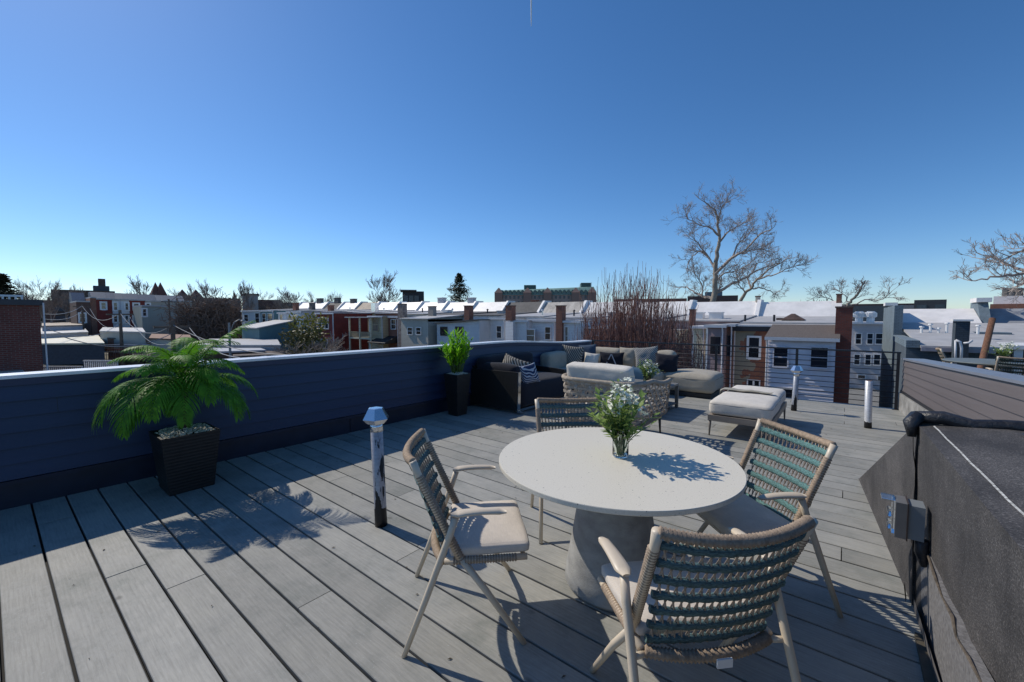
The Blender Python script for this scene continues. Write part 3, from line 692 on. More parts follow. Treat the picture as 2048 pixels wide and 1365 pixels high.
# ------------------------------------------------------------------ planters
def planter(label, cx, cy, b, tp, h, name='planter'):
    t = thing(name, label, 'planter', (cx, cy, 0)); q = MB(); n = int(h/.028)
    for i in range(n):
        z0, z1 = h*i/n, h*(i+1)/n; w0 = lerp(b, tp, i/n)/2; w1 = lerp(b, tp, (i+1)/n)/2
        zm = (z0+z1)/2; wm = (w0+w1)/2+.0014
        for za, zb, wa, wb in ((z0, zm, w0, wm), (zm, z1, wm, w1)):
            for k in range(4):
                c = [(-1, -1), (1, -1), (1, 1), (-1, 1)]; p0, p1 = c[k], c[(k+1) % 4]
                q.quad((p0[0]*wa, p0[1]*wa, za), (p1[0]*wa, p1[1]*wa, za), (p1[0]*wb, p1[1]*wb, zb), (p0[0]*wb, p0[1]*wb, zb))
    w1 = tp/2; wi = w1-.018
    c = [(-1, -1), (1, -1), (1, 1), (-1, 1)]
    for k in range(4):
        p0, p1 = c[k], c[(k+1) % 4]
        q.quad((p0[0]*w1, p0[1]*w1, h), (p1[0]*w1, p1[1]*w1, h), (p1[0]*wi, p1[1]*wi, h), (p0[0]*wi, p0[1]*wi, h))
        q.quad((p0[0]*wi, p0[1]*wi, h), (p1[0]*wi, p1[1]*wi, h), (p1[0]*wi, p1[1]*wi, h-.06), (p0[0]*wi, p0[1]*wi, h-.06))
    q.quad((-wi, -wi, h-.03), (wi, -wi, h-.03), (wi, wi, h-.03), (-wi, wi, h-.03)); q.quad((-b/2, -b/2, 0), (b/2, -b/2, 0), (b/2, b/2, 0), (-b/2, b/2, 0))
    q.build('pot', mPlanter, t, local=True)
    pb = MB(); rr = random.Random(int(cx*10)); ico = [(0, 0, 1), (.89, 0, .45), (.28, .85, .45), (-.72, .53, .45), (-.72, -.53, .45), (.28, -.85, .45), (.72, .53, -.45), (-.28, .85, -.45), (-.89, 0, -.45), (-.28, -.85, -.45), (.72, -.53, -.45), (0, 0, -1)]
    fc_ = [(0,1,2),(0,2,3),(0,3,4),(0,4,5),(0,5,1),(1,6,2),(2,7,3),(3,8,4),(4,9,5),(5,10,1),(6,7,2),(7,8,3),(8,9,4),(9,10,5),(10,6,1),(11,7,6),(11,8,7),(11,9,8),(11,10,9),(11,6,10)]
    for i in range(420 if tp > .38 else 240):
        x, y_ = rr.uniform(-wi+.012, wi-.012), rr.uniform(-wi+.012, wi-.012); s_ = rr.uniform(.009, .018); n0 = len(pb.v); z = h-.006+rr.uniform(-.006, .012)+.02*(1-(hypot(x, y_)/wi)**2)
        for v in ico: pb.v.append((x+v[0]*s_*rr.uniform(.8, 1.3), y_+v[1]*s_*rr.uniform(.8, 1.3), z+v[2]*s_*.75))
        pb.f += [tuple(n0+k for k in f_) for f_ in fc_]
    tag(pb.build('pebbles', mPeb, t, smooth=True, local=True), kind='stuff')
    return t
PH = .52
planter('wide black ribbed planter filled with cream pebbles holding the palm', -4.70, 1.10, .33, .43, PH)
# palm: a thing of its own, planted in the pot
palm = thing('palm_plant', 'bushy dark green palm with arching feather fronds in the wide black planter', 'palm', (-4.70, 1.10, PH))
rr = random.Random(21)
def frond(az, el, ln, droop, seed, z0=.5):
    r_ = random.Random(seed); q = MB(); K = 16; P = []; p = Vector((cos(az)*.03, sin(az)*.03, z0)); e = el
    for i in range(K+1):
        P.append(p.copy()); e = el-droop*(i/K)**1.15; p = p+Vector((cos(az)*cos(e), sin(az)*cos(e), sin(e)))*ln/K
    q.tube(P, [.006-.0045*i/K for i in range(K+1)], 5)
    side = Vector((-sin(az), cos(az), 0)); NL = 27
    for k in range(NL):
        s_ = .12+.88*k/(NL-1); f_ = s_*K; i = min(K-1, int(f_)); c = P[i].lerp(P[i+1], f_-i); tg = (P[i+1]-P[i]).normalized(); up = side.cross(tg)
        if up.z < 0: up = -up
        ll = ln*.40*(sin(pi*min(1, .15+.80*s_)))**.6*(1.06-.35*s_)*r_.uniform(.88, 1.08)
        for sg in (-1, 1):
            fw = lerp(.55, 1.5, s_)+r_.uniform(-.08, .08); d = (side*sg+tg*fw+up*.22).normalized(); wd = .0068*r_.uniform(.8, 1.15)
            wv = d.cross(up).normalized()
            pts = []; pp = c.copy(); dd = d.copy()
            for j in range(5):
                wj = wd*(.5, 1, .95, .6, .05)[j]; pts.append((pp-wv*wj, pp+wv*wj)); dd = (dd+Vector((0, 0, -.16-.10*j))).normalized(); pp = pp+dd*ll/4
            for j in range(4): q.quad(pts[j][0], pts[j+1][0], pts[j+1][1], pts[j][1])
    return q
NF = 25
for i in range(NF):
    az = i*2.39996+.4; lay = i/NF
    el = lerp(1.25, .35, lay)+rr.uniform(-.1, .1); ln = lerp(.50, .66, lay)*rr.uniform(.92, 1.05); dr_ = lerp(1.55, 1.9, lay)
    frond(az, el, ln, dr_, i, lerp(.60, .30, lay)).build('frond', mPalm, palm, local=True)
frond(R(62), 1.0, .72, .55, 77).build('frond', mPalm, palm, local=True)
for az_, el_, ln_, dp_ in ((-13, .70, .76, 2.35), (28, .60, .74, 2.3), (-52, .65, .78, 2.35), (-95, .55, .76, 2.3), (70, .75, .68, 2.2), (-33, .85, .74, 2.5), (5, .95, .70, 2.4), (-75, .75, .74, 2.4)):
    frond(R(az_), el_, ln_, dp_, int(az_)+200, .38).build('frond', mPalm, palm, local=True)
tk = MB(); tk.tube([(0, 0, -.02), (.01, 0, .14), (0, 0, .58)], [.045, .04, .03], 10); tk.build('trunk', M('fibrous palm trunk', (.05, .04, .025), .9, var=.4, scale=40), palm, local=True, smooth=True)

PH2 = .655
planter('tall narrow black ribbed planter with pebbles beside the black armchair', -4.80, 4.64, .20, .30, PH2)
bp = thing('bamboo_plant', 'bright green upright bamboo palm in the tall narrow planter', 'plant', (-4.80, 4.64, PH2))
st = MB(); lf = []; rr = random.Random(4)
for i in range(56):
    a = rr.uniform(0, 2*pi); r0 = rr.uniform(0, .09); sp_ = rr.random()**.7*.22; h = rr.uniform(.40, .70)*(1-.9*(sp_)**1.3)
    b0 = Vector((cos(a)*r0, sin(a)*r0, -.02)); tp_ = b0+Vector((cos(a)*sp_, sin(a)*sp_, h))
    P = [b0.lerp(tp_, k/5)+Vector((cos(a), sin(a), 0))*.03*sin(pi*k/5)*-.4 for k in range(6)]
    st.tube(P, [.0055, .005, .0045, .004, .003, .001], 5)
    q = MB()
    for k in range(11):
        s_ = .38+.62*k/10; f_ = s_*5; j = min(4, int(f_)); c = P[j].lerp(P[j+1], f_-j); an = rr.uniform(0, 2*pi)
        d = Vector((cos(an), sin(an), rr.uniform(.7, 1.8))).normalized(); l = rr.uniform(.10, .17); wv = d.cross(Vector((0, 0, 1))).normalized(); wd = rr.uniform(.011, .016)
        pts = []; pp = c.copy(); dd = d
        for j2 in range(5):
            wj = wd*(.3, 1, .9, .55, .03)[j2]; pts.append((pp-wv*wj, pp+wv*wj)); dd = (dd+Vector((0, 0, -.13))).normalized(); pp = pp+dd*l/4
        for j2 in range(4): q.quad(pts[j2][0], pts[j2+1][0], pts[j2+1][1], pts[j2][1])
    q.build('leaf_spray', mBam, bp, local=True)
st.build('stems', M('bamboo stems', (.07, .13, .02), .6), bp, local=True, smooth=True)

# ------------------------------------------------------------------ lounge furniture
def put(mb, name, mt, parent, T=(0, 0, 0), rz=0, rx=0, ry=0, smooth=True, kind=None):
    """build in the parent's local frame with a baked rotation"""
    mb.xf(Matrix.Translation(T) @ Euler((rx, ry, rz)).to_matrix().to_4x4()); o = mb.build(name, mt, parent, smooth=smooth, local=True)
    return o
def piping(dx, dy, z, r, mt, parent, T, rx=0, rz=0):
    pts = []
    for cx_, cy_, a0 in ((dx/2-r, dy/2-r, 0), (-dx/2+r, dy/2-r, pi/2), (-dx/2+r, -dy/2+r, pi), (dx/2-r, -dy/2+r, 1.5*pi)):
        for k in range(5): a = a0+pi/2*k/4; pts.append((cx_+r*cos(a), cy_+r*sin(a), z))
    pts.append(pts[0]); return put(MB().tube(pts, .0045, 5), 'piping', mt, parent, T, rz=rz, rx=rx)
mRattan = M('black rattan panel', (.016, .015, .014), .5, var=.35, scale=90, stretch=(1, 1, .15), bs=.5, bsc=150)
mChrome = M('polished chrome', (.7, .7, .7), .12, metal=1, var=.05)
ac = thing('lounge_armchair', 'low black armchair with rattan side panel and chrome front edge against the navy parapet', 'armchair', (-4.55, 6.05, 0))
q = MB(); q.hexa([(-.56, -.82, .05), (.50, -.82, .05), (.50, -.77, .05), (-.56, -.77, .05)], [(-.52, -.80, .655), (.50, -.80, .665), (.50, -.75, .665), (-.52, -.75, .655)]); q.build('side_panel', mRattan, ac, local=True)
q = MB(); q.hexa([(.50, -.83, .02), (.515, -.83, .02), (.515, -.765, .02), (.50, -.765, .02)], [(.50, -.81, .67), (.515, -.81, .67), (.515, -.745, .67), (.50, -.745, .67)]); q.box(.50, .56, -.83, -.765, .02, .06); q.build('chrome_edge', mChrome, ac, local=True)
q = MB(); q.box(-.56, -.50, -.77, .80, .05, .70); q.build('back_panel', mRattan, ac, local=True)
q = MB(); q.hexa([(-.56, .76, .05), (.50, .76, .05), (.50, .82, .05), (-.56, .82, .05)], [(-.52, .76, .60), (.40, .76, .55), (.40, .82, .55), (-.52, .82, .60)]); q.build('side_panel', mRattan, ac, local=True)
q = MB(); q.box(-.5, .50, -.76, .78, .03, .07); q.build('base_frame', mChrome, ac, local=True)
put(rbox(1.02, 1.50, .40, .09, 12, .05, .004, 1), 'seat_cushion', mCharc, ac, (.02, 0, .075))
put(rbox(.26, 1.46, .44, .09, 12, .02, .004, 2), 'back_cushion', mCharc, ac, (-.37, 0, .42), ry=-.06)
put(rbox(.85, .16, .32, .06, 10, .02, .004, 3), 'side_cushion', mCharc, ac, (-.03, -.66, .44))

mSt1 = m_stripe('taupe and cream ribbed stripe', (.055, .05, .045), (.36, .33, .28), 62, (0, R(35), 0))
mSt2 = m_stripe('fine black and white stripe', (.06, .06, .06), (.50, .48, .44), 70, (0, R(-40), 0))
mSt3 = m_stripe('blue and white geometric weave', (.03, .05, .11), (.48, .50, .54), 80, (0, R(45), R(15)), dist=1.2, w=.58)
mSlate = m_fabric('slate blue fabric', (.055, .085, .13)); mNavyF = m_fabric('navy fabric', (.012, .014, .022))
def cushion(label, x, y, z, wd, ht, th, mt, rz, lean, seed, roll=0, grp=None):
    mb = pillow(wd, ht, th, seed); t_ = Matrix.Rotation(roll, 4, 'Y'); mb.xf(t_)
    mb.xf(Matrix.Rotation(lean, 4, 'X')); mb.xf(Matrix.Rotation(rz, 4, 'Z'))
    o = mb.build('scatter_cushion', mt, None, smooth=True, local=True); o.location = (x, y, z); OFF[o.name] = Vector((x, y, z))
    return tag(o, label, 'cushion', grp)
cushion('taupe ribbed striped cushion leaning over the side panel of the black armchair', -4.50, 5.50, .47, .50, .46, .17, mSt1, R(25), -.55, 1, roll=.35)
cushion('blue and white patterned cushion at the chrome edge of the black armchair', -4.05, 5.62, .44, .36, .34, .15, mSt3, R(70), -.30, 2, roll=-.15)

sf = thing('sectional_sofa', 'warm grey L shaped sectional sofa in the far corner under the railing', 'sofa', (-4.2, 8.5, 0))
mSofaB = M('dark sofa plinth', (.03, .028, .026), .7)
q = MB(); q.box(-.80, .02, -1.20, .62, .03, .14); q.box(.03, 1.30, -.30, .62, .03, .14); q.build('plinth', mSofaB, sf, local=True)
for (cx, cy, dx, dy) in ((-.27, -.72, .86, .90), (-.27, .05, .86, .60)): put(rbox(dx, dy, .30, .06, 10, .025, .004, cy), 'seat_cushion', mTaupe, sf, (cx, cy, .14))
for cx in (.48, 1.10): put(rbox(.62 if cx < 1 else .56, .88, .30, .06, 10, .025, .004, cx), 'seat_cushion', mTaupe, sf, (cx, .02, .14))
put(rbox(.30, .92, .44, .09, 10, .02, .005, 5), 'back_cushion', mTaupe, sf, (-.73, -.74, .34), ry=-.05)
put(rbox(.30, .72, .44, .09, 10, .02, .005, 6), 'back_cushion', mTaupe, sf, (-.73, .12, .37), ry=-.05)
for cx, wd in ((-.18, .80), (.62, .78), (1.22, .42)): put(rbox(wd, .28, .44, .10, 10, .02, .005, 7+cx), 'back_cushion', mTaupe, sf, (cx, .52, .38), rx=-.06)
cushion('taupe and cream striped cushion at the left end of the grey sectional sofa', -4.73, 8.02, .45, .50, .48, .17, mSt1, R(28), -.30, 3, roll=.12)
cushion('slate blue cushion behind the small white cushion on the sectional sofa', -4.62, 8.62, .50, .42, .42, .16, mSlate, R(15), -.22, 4, roll=-.1)
cushion('small plain off white cushion on the sectional sofa', -4.38, 8.28, .45, .34, .32, .14, mLin, R(22), -.35, 5, roll=.1)
nv = cushion('navy lumbar cushion with a pale chevron on the sectional sofa', -3.98, 8.48, .45, .54, .34, .15, mNavyF, R(18), -.28, 6)
q = MB()
for sx in (-1, 1): q.bar((sx*.005, -.088, .27), (sx*.105, -.062, .05), .02, .006, up=(0, -1, 0))
q.xf(Matrix.Rotation(R(18), 4, 'Z') @ Matrix.Rotation(-.28, 4, 'X')); q.build('chevron', M('pale grey print', (.40, .40, .42), .9), nv, local=True)
cushion('plain warm grey cushion standing right of the navy chevron cushion', -3.72, 8.74, .45, .40, .44, .15, mTaupe, R(10), -.20, 7)
cushion('black and white striped cushion at the right end of the sectional sofa', -3.22, 8.62, .46, .50, .48, .17, mSt2, R(20), -.30, 8, roll=-.12)
cushion('charcoal black cushion beside the white flowers at the right end of the sofa', -2.80, 8.48, .42, .46, .40, .17, mCharc, R(22), -.25, 9, roll=.06)
q = MB()   # blue throw lying on the sofa seat
nx, ny = 16, 10
for i in range(nx+1):
    for j in range(ny+1):
        u, v = i/nx-.5, j/ny-.5
        zz = .055+.035*mn.noise(Vector((u*7, v*7, 1)))+.02*mn.noise(Vector((u*17, v*13, 4)))
        if v < -.25: zz -= (abs(v)-.25)*1.1
        q.v.append((u*.55, v*.55-(0 if v > -.25 else -(abs(v)-.25)*.4), zz))
for i in range(nx):
    for j in range(ny):
        a = i*(ny+1)+j; q.f.append((a, a+ny+1, a+ny+2, a+1))
q.build('blue_throw', m_fabric('petrol blue throw', (.03, .085, .15)), None, smooth=True, local=True); bt = bpy.data.objects['blue_throw']; bt.location = (-3.2, 8.2, .44); tag(bt, 'petrol blue throw blanket bunched on the sofa seat behind the white flowers', 'blanket')

om = thing('ottoman', 'large puffy grey upholstered ottoman in front of the railing', 'ottoman', (-2.38, 8.86, 0))
q = MB(); q.box(-.44, .44, -.42, .42, .02, .09); q.build('plinth', mSofaB, om, local=True)
put(rbox(.98, .92, .36, .11, 12, .045, .004, 9), 'cushion', mTaupe, om, (0, 0, .085))

piping(.976, .916, .27, .12, M('dark seam piping', (.15, .135, .11), .9), om, (0, 0, .085))
ct = thing('coffee_table', 'low grey rectangular coffee table with an open lower shelf', 'coffee table', (-2.62, 6.82, 0))
mGreyW = M('grey weathered wood', (.17, .165, .15), .6, var=.2, scale=3, stretch=(6, 1, 1))
q = MB(); q.box(-.42, .42, -.52, .52, .385, .42); q.build('tabletop', mGreyW, ct, local=True)
q = MB(); q.box(-.40, .40, -.50, .50, .07, .09); q.build('shelf', mGreyW, ct, local=True)
for sx in (-1, 1):
    for sy in (-1, 1): q = MB(); q.box(sx*.42-(.05 if sx > 0 else 0), sx*.42+(.05 if sx < 0 else 0), sy*.52-(.04 if sy > 0 else 0), sy*.52+(.04 if sy < 0 else 0), 0, .384); q.build('leg', mGreyW, ct, local=True)
vase_set('rounded dark glass vase with a full bouquet of white blossoms on the grey coffee table', -2.63, 7.02, .42, .062, .14, .24, .36, 23, m_glass('smoky green glass', (.45, .55, .45)), 34)

# ---- rope lounge chair seen from behind
rc = thing('rope_lounge_chair', 'low lounge chair with broad woven taupe rope back and light linen cushion, seen from behind', 'armchair', (-2.36, 5.10, 0))
mWood = M('taupe wood frame', (.28, .235, .19), .55, var=.15, scale=3, stretch=(1, 1, 8))
q = MB(); q.box(-.47, .47, -.46, -.42, .205, .262); q.box(-.47, .47, .46, .50, .205, .262); q.box(.43, .47, -.42, .46, .205, .262); q.box(-.47, -.43, -.42, .46, .205, .262); q.build('seat_frame', mWood, rc, local=True)
for sx in (-1, 1):
    for sy in (-.42, .46): q = MB(); q.tube([(sx*.455, sy, .205), (sx*.46, sy*1.04, .0)], [.020, .011], 8); q.build('leg', M('dark bronze leg', (.10, .09, .08), .4, metal=.5), rc, local=True, smooth=True)
put(rbox(.84, .86, .17, .05, 10, .02, .003, 12), 'seat_cushion', mLin, rc, (0, .03, .262))
path = []
for i in range(9): path.append((-.50, .56-.80*i/8))
for i in range(1, 8): a = pi+pi/2*i/8; path.append((-.50+.20+.20*cos(a), -.24+.26*sin(a)))
for i in range(0, 11): path.append((-.30+.60*i/10, -.50))
for i in range(1, 8): a = -pi/2+pi/2*i/8; path.append((.30+.20*cos(a), -.24+.26*sin(a)))
for i in range(9): path.append((.50, -.24+.80*i/8))
cum = [0]
for i in range(1, len(path)): cum.append(cum[-1]+hypot(path[i][0]-path[i-1][0], path[i][1]-path[i-1][1]))
TL_ = cum[-1]
def rp(s, t, off=0):     # s along, t 0 bottom..1 top
    d = s*TL_; k = 0
    while k < len(cum)-2 and cum[k+1] < d: k += 1
    f = (d-cum[k])/max(1e-6, cum[k+1]-cum[k]); x = lerp(path[k][0], path[k+1][0], f); y_ = lerp(path[k][1], path[k+1][1], f)
    tx, ty = path[k+1][0]-path[k][0], path[k+1][1]-path[k][1]; l = hypot(tx, ty); nx_, ny_ = ty/l, -tx/l
    fr = max(0, (abs(s-.5)-.28)/.22); zt = .775-.05*sin(min(1, fr)*pi*.8)-.03*fr+.02*(abs(s-.5) < .25)*0
    z = lerp(.27, zt, t); lean = .05*(t)
    return Vector((x+nx_*(off-lean*-1), y_+ny_*(off-lean*-1), z))
NS, NR = 30, 7
mRopeL = M('light taupe flat rope', (.40, .34, .27), .85, var=.2, scale=30, bs=.4, bsc=200)
for r_ in range(NR):
    q = MB(); tcen = (r_+.5)/NR; base = 0; M_ = NS*4
    for i in range(M_+1):
        s = i/M_; o_ = .013*cos(pi*(s*NS)+pi*r_)
        for dt, dn in ((-.030, -.004), (.030, -.004), (.030, .004), (-.030, .004)): q.v.append(tuple(rp(s, tcen+dt, o_+dn)))
    for i in range(M_):
        for k in range(4): a0, b0 = i*4+k, i*4+(k+1) % 4; q.f.append((a0, b0, b0+4, a0+4))
    q.build('woven_band', mRopeL, rc, local=True)
for c_ in range(NS):
    q = MB(); s = (c_+.5)/NS; M_ = NR*4; ds = .0070
    for i in range(M_+1):
        t = i/M_; o_ = -.009*cos(pi*(s*NS)-pi/2+pi*(t*NR-.5)+pi/2)*(-1)**0
        o_ = -.013*cos(pi*c_+pi*.5)*0+.013*(-1)**c_*cos(pi*(t*NR-.5))*(-1)
        for dss, dn in ((-ds, -.004), (ds, -.004), (ds, .004), (-ds, .004)): q.v.append(tuple(rp(min(.999, max(.001, s+dss)), t, o_+dn)))
    for i in range(M_):
        for k in range(4): a0, b0 = i*4+k, i*4+(k+1) % 4; q.f.append((a0, b0, b0+4, a0+4))
    q.build('woven_band', mRopeL, rc, local=True)
coil([rp(i/40, 1.0, .0) for i in range(41)], .030, .020, 8).build('top_rail', mRopeL, rc, smooth=True, local=True)
coil([rp(i/40, 0.0, .0) for i in range(41)], .018, .020, 6).build('bottom_rail', mRope, rc, smooth=True, local=True)
for s in (.001, .999): coil([rp(s, 0), rp(s, .5), rp(s, 1)], .022, .02, 8).build('front_rail', mRope, rc, smooth=True, local=True)
put(rbox(.86, .19, .30, .035, 14, .01, .006, 15), 'back_cushion', mLin, rc, (-.02, -.33, .66), rx=.16, rz=-.02)

# ---- daybed
db = thing('daybed', 'low daybed with pale linen cushions and folded throw, right of the coffee table', 'daybed', (-1.02, 6.68, 0))
q = MB(); q.box(-.36, .36, -.82, -.77, .20, .275); q.box(-.36, .36, .77, .82, .20, .275); q.box(-.36, -.31, -.77, .77, .20, .275); q.box(.31, .36, -.77, .77, .20, .275); q.box(-.31, .31, -.77, .77, .22, .25); q.build('frame', mWood, db, local=True)
for sx in (-1, 1):
    for sy in (-1, 1): q = MB(); q.tube([(sx*.335, sy*.795, .20), (sx*.340, sy*.80, 0)], [.018, .009], 8); q.build('leg', M('taupe leg', (.20, .17, .14), .5), db, local=True, smooth=True)
mSeam = M('taupe seam piping', (.33, .30, .26), .9)
piping(.716, .876, .145, .06, mSeam, db, (0, -.37, .276)); piping(.696, .736, .145, .06, mSeam, db, (0, .44, .276)); put(rbox(.72, .88, .19, .055, 12, .025, .004, 17), 'cushion', mLin, db, (0, -.37, .276)); put(rbox(.70, .74, .19, .055, 12, .03, .004, 18), 'cushion', mLin, db, (0, .44, .276))
q = MB(); nx, ny = 40, 8     # folded throw across the gap, hanging over the left side
for i in range(nx+1):
    u = i/nx
    for j in range(ny+1):
        v = j/ny-.5; fold = .010*sin(v*26+u*3)+.008*mn.noise(Vector((u*8, v*5, 2)))
        if u < .28: h = .475-(.28-u)/.28*.26; x = -.385-.012*sin(u*9)
        else: h = .490+.004*sin(u*20); x = lerp(-.375, .26, (u-.28)/.72)
        if .22 < u < .30: h -= 0
        q.v.append((x+fold*(1 if u < .28 else 0), .07+v*(.17-.05*u), h+fold*(0 if u < .28 else 1)+.012*(1-(2*v)**2)))
for i in range(nx):
    for j in range(ny): a = i*(ny+1)+j; q.f.append((a, a+ny+1, a+ny+2, a+1))
th = q.build('throw_blanket', m_fabric('sage linen throw', (.36, .345, .29)), None, smooth=True, local=True); th.location = db.location; tag(th, 'folded sage linen throw lying across the middle of the daybed', 'blanket')

# ------------------------------------------------------------------ neighbouring roof terrace at the right
tag(MB().box(1.9, 9, 4.5, 12.8, -6.6, -.05).build('neighbour_roof', M('dark neighbour roof', (.05, .05, .055), .9, var=.4, scale=.8)), kind='structure')
dark_parts = chair_parts(M('dark olive woven band', (.05, .055, .035), .9), mSeat)
P1 = PR(1908, 720, 13.4); t1, mm = make_chair('small cream rope chair on the neighbouring roof, left of the grey table', dark_parts, (P1.x, P1.y, -.05), R(-95), 'chairs on the neighbouring roof')
P2 = PR(2030, 720, 11.6); t2, _ = make_chair('rope chair on the neighbouring roof at the right edge, dark woven back to the viewer', None, (P2.x, P2.y, -.05), R(5), 'chairs on the neighbouring roof', mm)
P3 = PR(1990, 715, 12.4)
nt_ = thing('outdoor_table', 'thin grey topped table on the neighbouring roof between the two small chairs', 'table', (P3.x, P3.y, -.05))
MB().lathe([(.70, .70), (.72, .72), (.70, .735)], n=48).build('tabletop', M('slate tabletop', (.16, .18, .17), .5), nt_, smooth=False, local=True)
MB().lathe([(.30, 0), (.26, .05), (.10, .3), (.10, .70)], n=24).build('pedestal', mConc, nt_, smooth=True, local=True)
vase_set('green glass vase of small white flowers on the neighbouring roof table', P3.x+.10, P3.y, .685, .09, .20, .26, .34, 31, bpy.data.materials['smoky green glass'], 20)

# ------------------------------------------------------------------ houses
SID = {}
def sid(nm, c, pitch=.13, dirt=.12):
    if nm not in SID: SID[nm] = m_siding(nm, c, pitch, dirt)
    return SID[nm]
mRed = m_brick('red painted brick', (.32, .055, .04), (.26, .045, .035), (.16, .05, .04))
mBrk = m_brick('weathered red brick', (.34, .11, .06), (.26, .08, .045), (.24, .21, .18))
mBrkOr = m_brick('orange brick', (.36, .14, .08), (.30, .11, .06), (.28, .22, .18))
mBrkDk = m_brick('brown brick', (.19, .10, .075), (.15, .08, .06), (.15, .13, .12))
mBrkPl = m_brick('brick with flaking render', (.40, .13, .06), (.32, .10, .05), (.24, .2, .16), plaster=(.33, .29, .21))
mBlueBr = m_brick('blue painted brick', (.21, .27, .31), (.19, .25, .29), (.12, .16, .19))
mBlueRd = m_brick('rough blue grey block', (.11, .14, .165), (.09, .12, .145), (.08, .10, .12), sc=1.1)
mMauve = sid('mauve siding', (.36, .25, .24)); mLav = sid('lavender white siding', (.74, .72, .77)); mWh = sid('white siding', (.80, .80, .80))
mGryB = sid('grey beige siding', (.46, .43, .36)); mTan = sid('tan panel', (.56, .46, .29), .3); mLtB = sid('light blue siding', (.66, .68, .70)); mTealS = sid('teal siding', (.10, .20, .22), .12); mCream = sid('cream wall', (.72, .66, .48), .5)
mGryS = sid('pale grey siding', (.56, .55, .56), .16)
mRoofW = M('white coated roof', (.82, .79, .76), .5, var=.10, scale=1.2, bs=.5, bsc=6, dirt=.12)
mRoofG = M('light grey roof', (.46, .45, .44), .6, var=.12, scale=1.5, dirt=.3); mRoofD = M('dark grey roof', (.11, .105, .10), .8, var=.25, scale=1.5, dirt=.3)
mRoofT = M('tan metal roof', (.33, .26, .19), .7, var=.25, scale=1.4, dirt=.3)
mRoofS = M('stained white and black roof', (.40, .37, .33), .6, var=.3, scale=.8, dirt=.95, stretch=(2.2, 1, .7))
mShing = M('brown shingles', (.13, .11, .10), .9, var=.35, scale=14, stretch=(1, 3, 3)); mTrimD = M('black gutter trim', (.02, .02, .025), .5); mGut = M('white gutter', (.66, .66, .68), .45, var=.05)
mSlateB = M('blue grey slate mansard', (.13, .16, .20), .55, var=.2, scale=4)

def hbox(parent, name, mt, a, b, y0, y1, z0, z1): o = MB().box(a, b, y0, y1, z0, z1).build(name, mt, parent); return o
def window(parent, pl, pr, pt, pb, plane, val, frame=mWhite, pane=mPane, sash=True, fr=.07, mull=0):
    pm_ = (pl+pr)/2; f = PY if plane == 'y' else PX
    A_, B_ = f(pl, (pt+pb)/2, val), f(pr, (pt+pb)/2, val); z1 = f(pm_, pt, val).z; z0 = f(pm_, pb, val).z
    if plane == 'y': u0, u1 = A_.x, B_.x; mk = lambda q, a, b, c, d, n0, n1: q.box(a, b, val-n1, val-n0, c, d)
    else: u0, u1 = sorted((A_.y, B_.y)); mk = lambda q, a, b, c, d, n0, n1: q.box(val+n0, val+n1, a, b, c, d)
    q = MB(); mk(q, u0-fr, u0, z0-fr, z1+fr, .004, .07); mk(q, u1, u1+fr, z0-fr, z1+fr, .004, .07); mk(q, u0, u1, z1, z1+fr, .004, .07); mk(q, u0-.02, u1+.02, z0-fr*1.2, z0, .004, .10)
    if sash: mk(q, u0, u1, (z0+z1)/2-.025, (z0+z1)/2+.025, .02, .05)
    for k in range(mull): um = lerp(u0, u1, (k+1)/(mull+1)); mk(q, um-.05, um+.05, z0, z1, .021, .055)
    w_ = q.build('window', frame, parent); q = MB(); mk(q, u0, u1, z0, z1, .004, .018); q.build('pane', pane, w_); return w_
def eave(x): return 1.10-.019*x
def chimney(parent, pl, pr, pt, pb, V, mt, dep=.5, cap=True, z0=None, name='chimney'):
    a, b = PY(pl, pt, V).x, PY(pr, pt, V).x; zt = PY((pl+pr)/2, pt, V).z; zb = PY((pl+pr)/2, pb, V).z if z0 is None else z0
    c = hbox(parent, name, mt, a, b, V, V+dep, zb, zt)
    if cap: MB().box(a-.04, b+.04, V-.04, V+dep+.04, zt, zt+.08).build('chimney_cap', mBrkDk, c)
    return c
GR = 'row houses across the alley'
def main_block(label, k, mroof, mback, body=mWh, wall=mRoofW, x0=None, x1=None, zadd=0, mt_h=1.6, cat='house'):
    x1 = -.30-5.5*k if x1 is None else x1; x0 = x1-5.5 if x0 is None else x0; ze = eave((x0+x1)/2)+zadd
    t = thing('row_house', label, cat, ((x0+x1)/2, 34, gz(x0)), 0, GR)
    hbox(t, 'wall', body, x0+.01, x1-.01, 33.0, 41.5, gz(x0)-.5, ze-.08)
    MB().hexa([(x0+.01, 32.85, ze-.08), (x1-.01, 32.85, ze-.08), (x1-.01, 40.2, ze+.34), (x0+.01, 40.2, ze+.34)], [(x0+.01, 32.85, ze), (x1-.01, 32.85, ze), (x1-.01, 40.2, ze+.42), (x0+.01, 40.2, ze+.42)]).build('roof', mroof, t)
    MB().hexa([(x0+.02, 39.9, ze+.40), (x1-.02, 39.9, ze+.40), (x1-.02, 42.4, ze+.40), (x0+.02, 42.4, ze+.40)], [(x0+.02, 41.2, ze+mt_h), (x1-.02, 41.2, ze+mt_h), (x1-.02, 42.0, ze+mt_h), (x0+.02, 42.0, ze+mt_h)]).build('mansard_back', mback, t)
    MB().hexa([(x0-.16, 39.4, ze+.2), (x0+.12, 39.4, ze+.2), (x0+.12, 42.4, ze+.2), (x0-.16, 42.4, ze+.2)], [(x0-.16, 41.0, ze+mt_h+.22), (x0+.12, 41.0, ze+mt_h+.22), (x0+.12, 42.4, ze+mt_h+.22), (x0-.16, 42.4, ze+mt_h+.22)]).build('party_wall', wall, t)
    return t, x0, x1, ze
